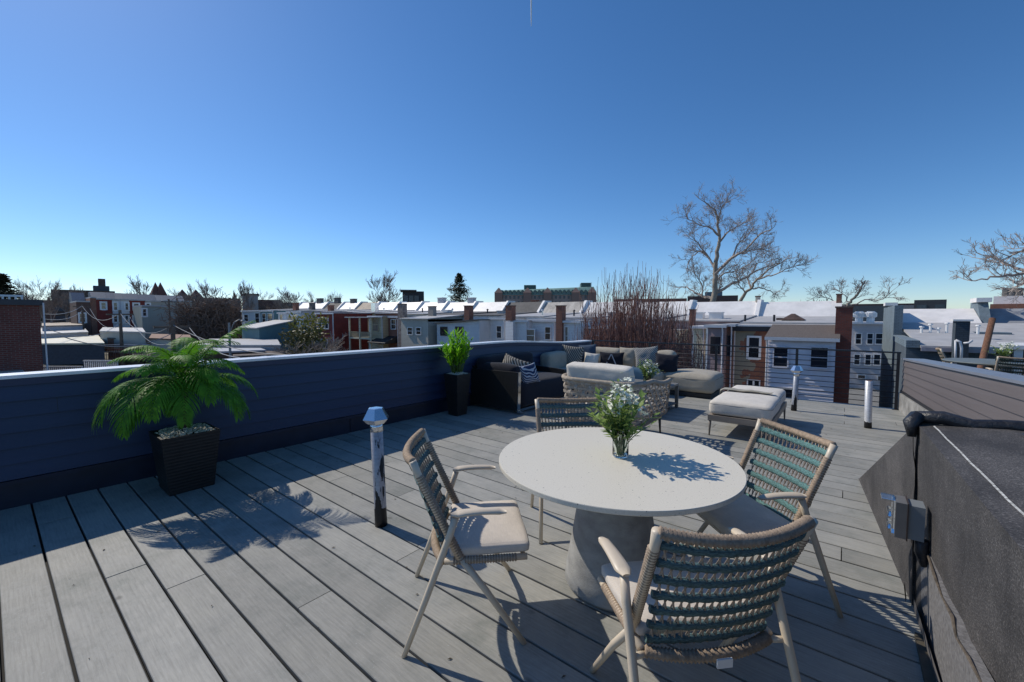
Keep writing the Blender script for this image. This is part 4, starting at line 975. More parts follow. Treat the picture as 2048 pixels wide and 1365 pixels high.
def wing(parent, pl, pr, pt, V, dep, mt, roof=mRoofG, slope=.0, over=.12, name='rear_wing', xr=None, xl=None):
    a = PY(pl, pt, V).x if xl is None else xl; b = PY(pr, pt, V).x if xr is None else xr; z = PY((pl+pr)/2, pt, V).z; g_ = gz(a)-.5
    w_ = hbox(parent, name, mt, a, b, V, V+dep, g_, z-.02)
    MB().hexa([(a-over, V-over, z-.02), (b+over, V-over, z-.02), (b+over, V+dep, z-.02+slope), (a-over, V+dep, z-.02+slope)], [(a-over, V-over, z+.06), (b+over, V-over, z+.06), (b+over, V+dep, z+.06+slope), (a-over, V+dep, z+.06+slope)]).build('roof', roof, w_)
    MB().box(a-over, b+over, V-over-.10, V-over-.003, z-.12, z+.03).build('gutter', mGut, w_)
    MB().tube([(b-.12, V-over-.05, z-.1), (b-.12, V-.06, z-.45), (b-.12, V-.06, g_+.5)], .045, 6).build('downpipe', mGut, w_)
    MB().box(a-.01, a+.10, V-.02, V-.001, g_, z-.14).build('corner_board', mWhite, w_)
    return w_, a, b, z

# k0: brick end house with white clapboard sleeping porch
t, x0, x1, ze = main_block('white roofed end house with tall brick chimney and rear clapboard sleeping porch', 0, mRoofG, mRoofW, mBrkPl)
w_, a, b, z = wing(t, 1468, 1672, 653, 30.4, 2.6, mBrkPl, mRoofG, .05)
MB().box(a-.1, b, 30.15, 30.27, z-.34, z-.03).build('black_gutter', mTrimD, t)
po = hbox(t, 'sleeping_porch', mLav, PY(1536, 680, 28.6).x, PY(1672, 680, 28.6).x, 28.6, 30.38, gz(-3), PY(1600, 678, 28.6).z)
xa, xb_ = PY(1530, 676, 28.4).x, PY(1680, 676, 28.4).x; zz = PY(1600, 675, 28.4).z
MB().hexa([(xa, 28.35, zz-.06), (xb_, 28.35, zz-.06), (xb_, 30.1, zz+.62), (xa+.15, 30.1, zz+.62)], [(xa, 28.35, zz), (xb_, 28.35, zz), (xb_, 30.1, zz+.68), (xa+.15, 30.1, zz+.68)]).build('shingle_roof', mShing, po)
MB().box(xa, xb_, 28.25, 28.36, zz-.20, zz-.02).build('gutter', mGut, po)
q = MB(); q.tube([(xa+.1, 28.3, zz-.1), (xa+.1, 28.5, zz-.5), (xa+.12, 28.5, -6)], .05, 6); q.build('downpipe', mGut, po)
window(t, 1548, 1575, 696, 733, 'y', 28.555, mLav, mPane); window(t, 1622, 1655, 696, 735, 'y', 28.555, mLav, mPane); window(t, 1543, 1590, 778, 805, 'y', 28.555, mWhite, mPane, False)
pa_, pb2_ = PY(1536, 680, 28.6).x, PY(1672, 680, 28.6).x; zc_ = PY(1600, 678, 28.6).z-.03
for i in range(27):
    z1_ = zc_-i*.20; MB().hexa([(pa_, 28.56, z1_-.20), (pb2_, 28.56, z1_-.20), (pb2_, 28.598, z1_-.20), (pa_, 28.598, z1_-.20)], [(pa_, 28.592, z1_-.002), (pb2_, 28.592, z1_-.002), (pb2_, 28.598, z1_-.002), (pa_, 28.598, z1_-.002)]).build('siding_board', M('plain lavender white board', (.74, .72, .77), .5, var=.05), po)
window(t, 1498, 1518, 676, 715, 'y', 30.4, mWhite, mPane, fr=.13); window(t, 1496, 1518, 762, 790, 'y', 30.4, mWhite, mPane, False, mull=1)
chimney(t, 1672, 1706, 616, 820, 28.9, m_brick('dark red chimney brick', (.27, .07, .045), (.20, .05, .035), (.13, .09, .08)), 1.2, z0=-6)
chimney(t, 1673, 1684, 590, 640, 41, mBrkOr, .5); chimney(t, 1511, 1519, 594, 604, 41, M('cream chimney', (.55, .48, .38), .8), .5)
q = MB(); zc = PY(1586, 640, 35).z; xc = PY(1586, 640, 35).x
q.box(xc-.25, xc+.25, 34.8, 35.3, ze, zc); q.box(xc-1.0, xc-.3, 35, 35.1, zc-.02, zc+.12); q.hexa([(xc-.7, 34.5, zc), (xc+.7, 34.5, zc), (xc+.7, 35.6, zc), (xc-.7, 35.6, zc)], [(xc-.08, 34.8, zc+.42), (xc+.08, 34.8, zc+.42), (xc+.08, 35.3, zc+.42), (xc-.08, 35.3, zc+.42)]); q.build('roof_vent', M('rusty roof vent', (.10, .06, .05), .6, var=.4), t)
for px in (1490, 1548): X_ = PY(px, 645, 33.6).x; MB().tube([(X_, 33.6, ze), (X_, 33.6, ze+.5)], .07, 8).build('roof_pipe', mTrimD, t)
# k1
t, x0, x1, ze = main_block('white roofed house with a mauve sided rear wing left of the clapboard porch', 1, mRoofG, mRoofW, mMauve)
w_, a, b, z = wing(t, 1450, 1468, 650, 30.2, 2.8, mBrkOr, mRoofG); w_, a, b, z = wing(t, 1413, 1450, 652, 29.6, 3.4, mMauve, mRoofG)
wing(t, 1385, 1412, 654, 30.3, 2.7, mCream, mRoofW)
window(t, 1421, 1441, 674, 709, 'y', 29.6, M('pink trim', (.35, .25, .22), .6), mPane, False); window(t, 1454, 1465, 672, 712, 'y', 30.2, mBrkDk, mPane, False, fr=.04)
for px in (1395, 1432): P_ = PY(px, 640, 35); q = MB(); q.box(P_.x-.45, P_.x+.45, 34.7, 35.4, ze, ze+.55); q.box(P_.x-.5, P_.x+.5, 34.65, 35.45, ze+.55, ze+.62); q.build('roof_hatch_box', mRoofW, t)
chimney(t, 1379, 1388, 621, 660, 31, mBrk, .5)
# k2, k3 behind the twigs
t, x0, x1, ze = main_block('white house mostly hidden behind the red brown twigs, nearer the mauve house', 2, mRoofG, mRoofW, mWh)
wing(t, 1290, 1350, 662, 30, 3, mWh, mRoofG); window(t, 1300, 1312, 680, 705, 'y', 30); window(t, 1330, 1342, 680, 705, 'y', 30)
t, x0, x1, ze = main_block('white house behind the left part of the red brown twigs with a mauve rear bay', 3, mRoofG, mRoofW, mLav)
wing(t, 1166, 1230, 655, 30, 3, mMauve, mRoofG); window(t, 1185, 1196, 672, 705, 'y', 30)
# k4
t, x0, x1, ze = main_block('white sided house with stained white and black roof right of two red chimneys', 4, mRoofG, mRoofS, mWh)
wing(t, 1127, 1160, 643, 29.2, 4, mWh, mRoofG); window(t, 1131, 1136, 655, 690, 'y', 29.2, mWhite, mPane2)
wing(t, 1056, 1112, 641, 30, 3, mWh, mRoofG)
w_, a, b, z = wing(t, 1026, 1056, 642, 29.4, 3.6, mWh, mRoofG)
window(t, 1054, 1069, 660, 683, 'y', 29.4-.0, mWhite, mPane2); window(t, 1091, 1101, 655, 679, 'y', 30)
chimney(t, 1112, 1124, 613, 700, 28.9, mBrk, .6, z0=-5)
# k5
t, x0, x1, ze = main_block('white sided house with grey shingled roof and a window air conditioner in a dark recess', 5, mRoofD, mRoofD, mWh)
wing(t, 981, 1011, 637, 30, 3, mWh, mRoofG); window(t, 994, 1003, 653, 676, 'y', 30)
hbox(t, 'recess_wall', M('mottled dark recess', (.14, .12, .11), .9, var=.6, scale=6), PY(959, 650, 31).x, PY(981, 650, 31).x, 31, 33, -5, PY(970, 641, 31).z)
window(t, 965, 976, 648, 668, 'y', 31, mWhite, mPane2); P_ = PY(970, 674, 31)
MB().box(P_.x-.35, P_.x+.35, 30.6, 31, P_.z-.28, P_.z+.28).build('air_conditioner', mWhite, t)
chimney(t, 1011, 1023, 613, 650, 28.9, mBrk, .6, z0=PY(1017, 642, 28.9).z); hbox(t, 'chimney_base', mWh, PY(1011, 650, 28.9).x, PY(1026, 650, 28.9).x, 28.9, 30, -5, PY(1017, 645, 28.9).z)
# k6
t, x0, x1, ze = main_block('white roofed house with a low shed roofed rear extension behind the bamboo plant', 6, mRoofD, mRoofW, mWh)
a, b = PY(874, 660, 28.5).x, PY(959, 660, 28.5).x; zl = PY(880, 648, 28.5).z; zr = PY(950, 641, 28.5).z
sh = MB().hexa([(a, 28.5, -5.5), (b, 28.5, -5.5), (b, 32.9, -5.5), (a, 32.9, -5.5)], [(a, 28.5, zl), (b, 28.5, zr), (b, 32.9, zr), (a, 32.9, zl)]).build('shed_extension', mLtB, t)
MB().hexa([(a-.2, 28.2, zl+.01), (b+.1, 28.2, zr+.01), (b+.1, 33, zr+.01), (a-.2, 33, zl+.01)], [(a-.2, 28.2, zl+.11), (b+.1, 28.2, zr+.11), (b+.1, 33, zr+.11), (a-.2, 33, zl+.11)]).build('roof', mRoofD, sh)
window(t, 882, 894, 655, 670, 'y', 28.5, mTrimD, mPane, False); window(t, 912, 926, 655, 672, 'y', 28.5, mTrimD, mPane, False)
chimney(t, 928, 938, 613, 648, 29, mBrk, .6, z0=-1)
# k7
t, x0, x1, ze = main_block('white roofed house with grey beige sided rear wing beside the tall chimney', 7, mRoofG, mRoofW, mGryB)
a, b = PY(802, 650, 28).x, PY(856, 650, 28).x; z = PY(830, 638, 28).z
w2 = hbox(t, 'rear_wing', mGryB, a, b, 28, 32.9, -5.5, z-.05)
MB().hexa([(a-.15, 27.8, z-.05), (b+.2, 27.8, z-.05), (b+.2, 33, z+.35), (a-.15, 33, z+.35)], [(a-.15, 27.8, z+.04), (b+.2, 27.8, z+.04), (b+.2, 33, z+.44), (a-.15, 33, z+.44)]).build('roof', mRoofG, w2)
MB().hexa([(b-.01, 28, z-.3), (b, 28, z-.3), (b, 32.9, z-.3), (b-.01, 32.9, z-.3)], [(b-.01, 28, z-.05), (b, 28, z-.05), (b, 32.9, z+.33), (b-.01, 32.9, z+.33)]).build('gable_infill', mGryB, w2)
window(t, 816, 825, 656, 669, 'y', 28); window(t, 833, 842, 656, 669, 'y', 28)
chimney(t, 856, 866, 614, 634, 31, M('grey rendered chimney', (.30, .27, .24), .9), .5); chimney(t, 795, 805, 609, 700, 28.6, M('mottled rendered chimney', (.28, .22, .19), .9, var=.5, scale=3), .6, z0=-5)
# k8
t, x0, x1, ze = main_block('white roofed brick house with a black awning at the rear', 8, mRoofG, mRoofW, mBrk)
w_, a, b, z = wing(t, 765, 797, 634, 29.5, 3.4, mBrk, mRoofG); window(t, 783, 792, 640, 658, 'y', 29.5)
za = PY(775, 672, 29.5).z; MB().hexa([(a-.6, 27.8, za-.8), (b-.3, 27.8, za-.8), (b-.3, 29.5, za-.8), (a-.6, 29.5, za-.8)], [(a-.6, 27.8, za-.7), (b-.3, 27.8, za-.7), (b-.3, 29.5, za), (a-.6, 29.5, za)]).build('awning', M('black awning', (.02, .02, .025), .6), t)
# k9 porch house
t, x0, x1, ze = main_block('tan house with a two storey open rear porch and white railing posts', 9, mRoofG, mRoofW, mTan)
w_, a, b, z = wing(t, 738, 766, 633, 28.8, 4.1, mTan, mRoofG); window(t, 746, 757, 638, 662, 'y', 28.8, mTan, mPane2)
V = 28.0; a, b = PY(698, 650, V).x, PY(740, 650, V).x; z = PY(720, 636, V).z
pc = thing('rear_porch', 'two storey tan wooden porch with slatted balustrade behind the red brick wall', 'porch', ((a+b)/2, V+1, gz(a)))
MB().box(a-.3, b+.3, V-.4, V+2.8, z, z+.12).build('roof', mRoofG, pc)
zd = PY(720, 676, V).z
MB().box(a, b, V, V+2.6, zd-.15, zd).build('porch_deck', mCream, pc); MB().box(a, b, V+2.6, V+2.65, gz(a), z).build('back_wall', sid('tan boards', (.40, .33, .22), .2), pc)
for f_ in (0, .5, 1): xx = lerp(a, b, f_); MB().box(xx-.08, xx+.08, V, V+.16, gz(a), z).build('post', mCream, pc)
zr = PY(720, 664, V).z; MB().box(a, b, V+.04, V+.1, zr-.05, zr).build('handrail', mTan, pc)
q = MB()
for i in range(26): xx = lerp(a, b, (i+.5)/26); q.box(xx-.03, xx+.03, V+.05, V+.09, zd, zr-.05)
tag(q.build('balusters', mTan, pc), kind='stuff')
window(pc, 703, 712, 640, 660, 'y', V+2.6); 
# k10 red brick
t, x0, x1, ze = main_block('white roofed house with dark red painted brick rear wing and a triple window', 10, mRoofG, mRoofW, mRed)
w_, a, b, z = wing(t, 632, 668, 627, 27.5, 5.4, mRed, mRoofG, xr=None); window(t, 637, 657, 637, 657, 'y', 27.5, mWhite, mPane, True, .10, 2); window(t, 643, 655, 680, 697, 'y', 27.5, mWhite, mPane, True, .1, 1)
q = MB(); q.tube([(b-.1, 27.4, z), (b-.1, 27.4, gz(b))], .07, 6); q.build('downpipe', mGut, t)
t, x0, x1, ze = main_block('house with a brown tan mansard and plain rear, left of the red brick wing', 11, mRoofG, mRoofT, mTan)
t, x0, x1, ze = main_block('pale blue sided house with a white triple window and evergreen shrub in front', 12, mRoofG, mRoofW, mLtB)
w_, a, b, z = wing(t, 575, 604, 624, 26.5, 6.4, mLtB, mRoofG); window(t, 575, 594, 633, 651, 'y', 26.5, mWhite, mPane2, True, .12, 2)
t, x0, x1, ze = main_block('grey roofed white sided house far down the row', 13, mRoofG, mRoofD, mLav)
w_, a, b, z = wing(t, 557, 575, 626, 26.5, 6.4, mLtB, mRoofG); window(t, 560, 566, 630, 647, 'y', 26.5, mWhite, mPane)
t, x0, x1, ze = main_block('white roofed house at the far left of the row with teal bay window', 14, mRoofG, mRoofW, mLtB)
w_, a, b, z = wing(t, 520, 548, 622, 26.5, 6.4, sid('teal bay', (.12, .24, .27)), mRoofG); window(t, 525, 532, 628, 648, 'y', 26.5); window(t, 536, 545, 628, 650, 'y', 26.5)
t, x0, x1, ze = main_block('last white house at the far left end of the row beside the vine bank', 15, mRoofG, mRoofW, mLtB)
w_, a, b, z = wing(t, 484, 520, 622, 26.5, 6.4, sid('pale house', (.55, .56, .58)), mRoofG); window(t, 489, 497, 630, 643, 'y', 26.5); window(t, 511, 519, 627, 646, 'y', 26.5)
# teal shed in the yard
xs0, xs1 = PY(500, 660, 23).x, PY(535, 660, 23).x; zt = PY(518, 650, 23).z
t = thing('garden_shed', 'teal sided lean to shed in front of the far white houses', 'shed', ((xs0+xs1)/2, 24, gz(xs0)))
MB().hexa([(xs0, 22, gz(xs0)-.3), (xs1, 22, gz(xs0)-.3), (xs1, 26.4, gz(xs0)-.3), (xs0, 26.4, gz(xs0)-.3)], [(xs0, 22, zt-.4), (xs1, 22, zt-.4), (xs1, 26.4, zt+.5), (xs0, 26.4, zt+.5)]).build('wall', mTealS, t)
MB().hexa([(xs0-.3, 21.6, zt-.45), (xs1+.3, 21.6, zt-.45), (xs1+.3, 26.45, zt+.51), (xs0-.3, 26.45, zt+.51)], [(xs0-.3, 21.6, zt-.33), (xs1+.3, 21.6, zt-.33), (xs1+.3, 26.45, zt+.63), (xs0-.3, 26.45, zt+.63)]).build('roof', mRoofG, t)
# roof clutter along the row: extra chimneys
for (pl, pr, pt, mt, V) in ((585, 591, 608, mBrk, 34), (618, 624, 607, mRoofD, 36), (655, 661, 612, mBrk, 34), (668, 676, 597, mRoofD, 41), (700, 708, 599, mRoofD, 41), (742, 750, 608, mSteel, 35), (633, 641, 598, mRoofD, 41), (875, 886, 597, mGryS, 41), (1062, 1072, 602, mBrk, 42), (935, 946, 597, mGryS, 41)):
    a, b = PY(pl, pt, V).x, PY(pr, pt, V).x; z = PY((pl+pr)/2, pt, V).z
    o = MB().box(a, b, V, V+.6, eave(a)-.2, z).box(a-.06, b+.06, V-.06, V+.66, z, z+.1).build('chimney_stack', mt)
    tag(o, {585: 'red brick stack on the pale blue houses far down the row', 618: 'grey flue stack near the far end of the row', 655: 'red stack above the red brick wing', 668: 'dark stack on the ridge above the brown mansard', 700: 'small dark ridge stack left of the tan porch', 742: 'shiny metal flue above the tan porch', 633: 'dark ridge stack above the pale blue house', 875: 'grey ridge stack left of the conifer', 1062: 'red brick ridge stack in front of the green roofed building', 935: 'white ridge stack right of the conifer'}[pl], 'chimney')

# ---- house across the street, seen through the gap (plane y=60)
t = thing('street_house', 'pale grey sided three storey house seen through the gap right of the brick chimney', 'house', (2, 62, -6.4))
hbox(t, 'wall', mGryS, PY(1699, 700, 60).x-1.5, PY(1776, 700, 60).x+1, 60, 68, -6.6, PY(1740, 649, 60).z)
MB().box(.0, 4.5, 59.7, 68, PY(1740, 649, 60).z, PY(1740, 645, 60).z).build('roof', mRoofW, t)
for (l, r_, a, b) in ((1712, 1722, 668, 688), (1735, 1745, 668, 688), (1752, 1765, 668, 688), (1709, 1719, 710, 729), (1731, 1741, 710, 730), (1748, 1760, 710, 730), (1716, 1730, 751, 757), (1756, 1764, 753, 761)): window(t, l, r_, a, b, 'y', 60, mWhite, mPane, b-a > 10, .09)
for px in (1718, 1741): P_ = PY(px, 640, 61); MB().lathe([(.35, 0), (.35, .5), (.55, .6), (.55, 1.0), (.3, 1.2)], (P_.x, 61, PY(1740, 645, 60).z), 10).build('roof_turbine', mWhite, t)
tag(MB().box(-3, 7, 95, 99, -6.4, PY(1740, 612, 95).z).build('grey_block', M('dark slate block', (.10, .115, .12), .8)), 'plain dark grey block rising behind the pale grey house', 'building')

# ---- blue painted brick house right of the gap
t = thing('blue_house', 'blue painted brick house with white coated mansard, blue chimney and low rear wing', 'house', (4, 31, -6.4))
xw = 2.0; zp = PX(1778, 614, 2.0).z
q = MB(); q.box(xw, xw+.35, 30.5, 39.0, -6.5, zp); q.build('party_wall', mBlueBr, t)
MB().box(xw-.12, xw+.47, 35.5, 37.2, PY(1779, 612, 36).z, PY(1779, 606, 36).z).build('wall_cap', mRoofW, t)
z1 = PY(1850, 676, 24).z; z1 = PY(1880, 698, 24).z
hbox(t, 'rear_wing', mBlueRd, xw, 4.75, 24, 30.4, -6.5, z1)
hbox(t, 'rear_wing_parapet', mBlueBr, xw-.02, xw+.40, 23.9, 30.48, z1+.01, PY(1818, 681, 24).z+.0)
zr = PY(1880, 656, 30).z
hbox(t, 'wall', mBlueBr, xw+.36, 6.2, 30.5, 39, -6.5, zr-.2)
MB().hexa([(xw+.41, 23.8, z1+.02), (4.8, 23.8, z1+.02), (4.8, 34.9, zr+.10), (xw+.41, 34.9, zr+.10)], [(xw+.41, 23.8, z1+.12), (4.8, 23.8, z1+.12), (4.8, 34.9, zr+.2), (xw+.41, 34.9, zr+.2)]).build('wing_roof', mRoofG, t)
MB().hexa([(4.81, 28.5, z1+.10), (9.5, 28.5, z1-.25), (9.5, 34.9, zr+.1), (4.81, 34.9, zr+.10)], [(4.81, 28.5, z1+.2), (9.5, 28.5, z1-.15), (9.5, 34.9, zr+.2), (4.81, 34.9, zr+.2)]).build('roof', mRoofG, t)
MB().box(xw+.42, 4.75, 23.66, 23.79, z1-.10, z1+.06).build('gutter', M('grey mauve gutter', (.32, .30, .34), .5), t)
zt = PY(1880, 618, 38).z; zbm = PY(1880, 655, 35).z
MB().hexa([(xw+.36, 35, zbm), (6.1, 35, zbm), (6.1, 39, zbm), (xw+.36, 39, zbm)], [(xw+.36, 38, zt), (6.1, 38, zt), (6.1, 39, zt), (xw+.36, 39, zt)]).build('mansard_back', mRoofW, t)
MB().hexa([(6.12, 34.6, zbm-1.5), (6.55, 34.6, zbm-1.5), (6.55, 39, zbm-1.5), (6.12, 39, zbm-1.5)], [(6.12, 37.2, zt+.35), (6.55, 37.2, zt+.35), (6.55, 39, zt+.35), (6.12, 39, zt+.35)]).build('party_wall', mBlueBr, t)
MB().box(6.02, 6.65, 36.9, 38.6, zt+.36, zt+.62).build('wall_cap', mRoofW, t)
c = chimney(t, 1912, 1941, 643, 700, 23.2, m_brick('dark blue chimney brick', (.06, .085, .11), (.05, .07, .09), (.04, .05, .06)), .6, False, z0=-6); P_ = PY(1926, 643, 23.2)
MB().box(P_.x-.27, P_.x+.27, 23.15, 23.85, P_.z, P_.z+.07).build('chimney_cap', mRoofW, c)
P_ = PY(1922, 682, 23); q = MB(); q.tube([PY(1911, 681, 23), PY(1920, 684, 23), PY(1923, 697, 23), PY(1922, 725, 23)], .045, 8); q.tube([PY(1945, 681, 23), PY(1938, 686, 23), PY(1927, 687, 23)], .04, 8); q.tube([PY(1911, 681, 23), PY(1911, 728, 23)], .035, 6); q.build('downpipe', mGut, t, smooth=True)
for px, py, hh in ((1843, 662, .55), (1861, 657, .65), (1877, 665, .5), (1894, 655, .3), (1913, 652, .45), (1956, 660, .6)):
    P_ = PY(px, py, 29); MB().tube([(P_.x, 29, P_.z-.5), (P_.x, 29, P_.z+.15)], .05, 8).lathe([(.05, 0), (.10, .02), (.08, .08)], (P_.x, 29, P_.z+.15), 8).build('roof_pipe', mWhite, t)
MB().hexa([(6.56, 36, zbm-.2), (12, 36, zbm-.2), (12, 39.5, zbm-.2), (6.56, 39.5, zbm-.2)], [(6.56, 38.3, zt-.02), (12, 38.3, zt-.02), (12, 39.5, zt-.02), (6.56, 39.5, zt-.02)]).build('grey_mansard', M('grey coated mansard', (.30, .31, .33), .6, var=.25, scale=1, dirt=.4), t)
MB().box(6.56, 12, 35.0, 35.95, zbm-.35, zbm-.10).build('red_eave', M('maroon eave', (.09, .02, .02), .6), t)
# porch of the blue house
V = 26; a = PY(1950, 700, V).x
pc = thing('rear_porch', 'white posted blue grey rear porch behind the leaning brown pole', 'porch', (a+1.5, V, -6))
zp_ = PY(2000, 690, V).z
MB().box(a-.2, 9, V-.2, V+3, zp_-.16, zp_).build('roof_beam', mWhite, pc); MB().box(a+.2, 9, V+2.0, V+2.1, -6, zp_-.17).build('back_wall', mBlueRd, pc)
for px in (1953, 2036): xx = PY(px, 700, V).x; MB().box(xx-.12, xx+.12, V-.1, V+.1, -6, zp_-.17).build('post', mWhite, pc)
window(pc, 1958, 1990, 697, 712, 'y', V+2.0, mWhite, mSlateB, False); window(pc, 1960, 1985, 722, 750, 'y', V+2.0, mWhite, mPane, False); MB().box(PY(1990, 700, V).x, PY(2012, 700, V).x, V+1.7, V+1.99, -3, PY(2000, 712, V).z).build('door', mWhite, pc)
# leaning brown pole
pl_ = PY(1985, 638, 20); pb_ = PY(1963, 730, 19.2)
dv = (pb_-pl_).normalized(); bt_ = pb_+dv*4.2
tag(MB().tube([pl_, pl_.lerp(bt_, .5), bt_], [.078, .09, .095], 12).build('utility_pole', M('red brown timber pole', (.17, .08, .045), .85, var=.4, scale=5, stretch=(8, 8, .7)), smooth=True), 'thick leaning red brown timber pole in front of the blue house', 'pole')

# ---- distant buildings on the skyline
def far_box(name, label, pl, pr, pt, D, dep, mt, zb=-6, cat='building', fac=0, roofm=None):
    c = PR((pl+pr)/2, pt, D); wd = (PR(pr, pt, D)-PR(pl, pt, D)).length; ang = atan2(c.y, c.x)-pi/2
    t = thing(name, label, cat, (c.x, c.y, zb), ang); h = c.z-zb
    MB().box(-wd/2, wd/2, 0, dep, 0, h).build('wall', mt, t, local=True)
    return t, wd, h
mFarBrick = m_brick('far brown brick', (.16, .10, .075), (.13, .08, .06), (.14, .12, .10)); mGreenR = M('verdigris copper roof', (.24, .38, .31), .7, var=.2, scale=.3)
mGlassB = M('blue dark glazing', (.05, .07, .09), .2, var=.3, scale=.5)
t, wd, h = far_box('apartment_block', 'long low brown brick apartment block on the skyline at the far left', 104, 232, 581, 190, 20, mFarBrick)
for i in range(10):
    for j in range(3): x_ = -wd/2+wd*(i+.5)/10; z_ = h-2.2-j*3; f = MB().box(x_-.7, x_+.7, -.12, 0-.002, z_-1.5, z_).build('window', mGlassB, t, local=True)
MB().box(wd*.15, wd*.42, 4, 12, h, h+1.8).build('penthouse', M('dark slate cladding', (.06, .07, .08), .6), t, local=True); MB().box(wd*.24, wd*.36, 5, 10, h+1.81, h+4.2).build('stair_head', mFarBrick, t, local=True)
t, wd, h = far_box('modern_penthouse', 'dark modern rooftop penthouse with wide windows left of the conifer', 805, 848, 583, 120, 10, M('near black cladding', (.035, .035, .037), .6))
for i in range(3): x_ = -wd/2+wd*(i+.6)/4; MB().box(x_-.6, x_+.6, -.1, -.002, h-3.2, h-1.2).build('window', mGlassB, t, local=True)
MB().box(-wd/2-.6, wd/2-2, -1, 6, h+.01, h+.35).build('roof', mRoofD, t, local=True); MB().box(-wd*.6-1, wd*.95, -.5, 9, h-4.4, h-3.4).build('brick_base', mBrkDk, t, local=True)
# green roofed institution
t, wd, h = far_box('institution_building', 'long institutional building with green copper mansard and dormers on the skyline', 990, 1192, 590, 260, 22, M('pale institutional brick', (.38, .29, .25), .9, var=.2, scale=.2))
rise = 260/F*13*1.0
MB().hexa([(-wd/2-.5, -.6, h), (wd/2+.5, -.6, h), (wd/2+.5, 22.6, h), (-wd/2-.5, 22.6, h)], [(-wd/2+1.5, 4, h+rise*.75), (wd/2-1, 4, h+rise*1.25), (wd/2-1, 18, h+rise*1.25), (-wd/2+1.5, 18, h+rise*.75)]).build('roof', mGreenR, t, local=True)
for i in range(24):
    x_ = -wd/2+wd*(i+.5)/24; d_ = MB().box(x_-.9, x_+.9, -.4, 3, h+.3, h+2.2).hexa([(x_-1.1, -.6, h+2.21), (x_+1.1, -.6, h+2.21), (x_+1.1, 3, h+2.21), (x_-1.1, 3, h+2.21)], [(x_-.1, -.6, h+3.1), (x_+.1, -.6, h+3.1), (x_+.1, 3, h+3.1), (x_-.1, 3, h+3.1)]).build('dormer', M('dormer cladding', (.16, .22, .19), .6), t, local=True)
    for j in range(2): MB().box(x_-.6, x_+.6, -.1, -.002, h-2.4-j*3.4, h-.6-j*3.4).build('window', mGlassB, t, local=True)
for fx in (-.47, -.18, .02, .30, .46): MB().box(wd*fx-2.4, wd*fx+2.4, -2, 3, 0, h+1.2).hexa([(wd*fx-2.6, -2.2, h+1.21), (wd*fx+2.6, -2.2, h+1.21), (wd*fx+2.6, 3, h+1.21), (wd*fx-2.6, 3, h+1.21)], [(wd*fx-.3, .4, h+4.4), (wd*fx+.3, .4, h+4.4), (wd*fx+.3, .6, h+4.4), (wd*fx-.3, .6, h+4.4)]).build('gabled_bay', M('institution bay brick', (.30, .19, .15), .9), t, local=True)
MB().box(-wd*.22, -wd*.10, 6, 16, h+rise*.8, h+rise*1.4+.8).build('roof_plant', M('dark green plant room', (.06, .11, .10), .6), t, local=True); MB().box(wd*.36, wd*.46, 6, 16, h+rise*1.2, h+rise*1.9).build('roof_plant', bpy.data.materials['dark green plant room'], t, local=True)
t, wd, h = far_box('skyline_building', 'low dark brick building behind the trunk of the big bare tree', 1374, 1475, 592, 180, 14, mBrkDk); MB().box(-wd*.15, wd*.2, 2, 8, h, h+1.6).build('plant_room', M('blue grey cladding', (.13, .18, .21), .6), t, local=True)
t, wd, h = far_box('skyline_building', 'dull red brick building hidden behind the red brown twigs', 1225, 1372, 598, 150, 14, mBrk)
t, wd, h = far_box('modern_building', 'dark modern rooftop building with glass strip above the blue house', 1828, 1893, 600, 120, 12, M('dark panel cladding', (.05, .052, .058), .5))
MB().box(-wd*.42, -wd*.1, -.1, -.002, h-2.2, h-1.0).build('window', mGlassB, t, local=True); MB().box(wd*.15, wd*.45, -.1, -.002, h-2.2, h-1.0).build('window', mGlassB, t, local=True); MB().box(-wd*1.0, -wd*.5, 0, 8, 0, h-1.0).build('side_block', M('grey side block', (.16, .17, .19), .7), t, local=True)
t, wd, h = far_box('rooftop_building', 'brick building with metal roof ducts at the right edge', 1979, 2080, 608, 70, 10, mBrk); MB().box(-wd*.45, wd*.3, 2, 7, h, h+.9).build('parapet', mWhite, t, local=True)
for fx in (-.18, -.08, .06): MB().lathe([(.38, 0), (.38, .9)], (wd*fx, 4, h+.91), 12).build('roof_duct', mRoofD, t, local=True)
t, wd, h = far_box('skyline_building', 'pale grey cube building between bare trees left of centre', 484, 516, 590, 130, 14, M('pale grey render', (.33, .33, .32), .8)); MB().box(-wd/2-.3, wd/2+.3, -.3, 14, h, h+.3).build('roof', mRoofD, t, local=True)
for i, (pl, pr, pt, D, mt, lb) in enumerate(((232, 330, 589, 175, mFarBrick, 'low brown block with slate roof left of the pointed red gables'), (330, 484, 596, 160, mBrkDk, 'long dark roofline behind the vine bank'), (516, 560, 600, 150, mBrkDk, 'dark brick skyline roof right of the pale grey cube'), (560, 735, 606, 140, mBrkDk, 'dark roofs seen over the white mansards left of the tall bare tree'), (735, 1000, 608, 140, mBrkDk, 'dark roofs seen over the white mansards around the conifer'), (1380, 1830, 610, 130, mBrkDk, 'dark roofs beyond the white mansards at the right'), (0, 110, 600, 150, mBrkDk, 'dark roofline behind the left brick building'))):
    far_box('roofline_building', lb, pl, pr, pt, D, 12, mt)
for px in (312, 322, 365, 392):
    P_ = PR(px, 596, 165); tag(MB().lathe([(2.0, -14), (2.2, 0), (.05, 2.6+(px < 330)*2)], (P_.x, P_.y, P_.z), 4, a0=pi/4).build('turret', M('rust red turret', (.17, .07, .05), .8)), {312: 'left of two tall pointed rust red turrets on the left skyline', 322: 'right of two tall pointed rust red turrets on the left skyline', 365: 'smaller rust red turret right of the twin turrets', 392: 'small rust red turret by the vine bank skyline'}[px], 'turret')

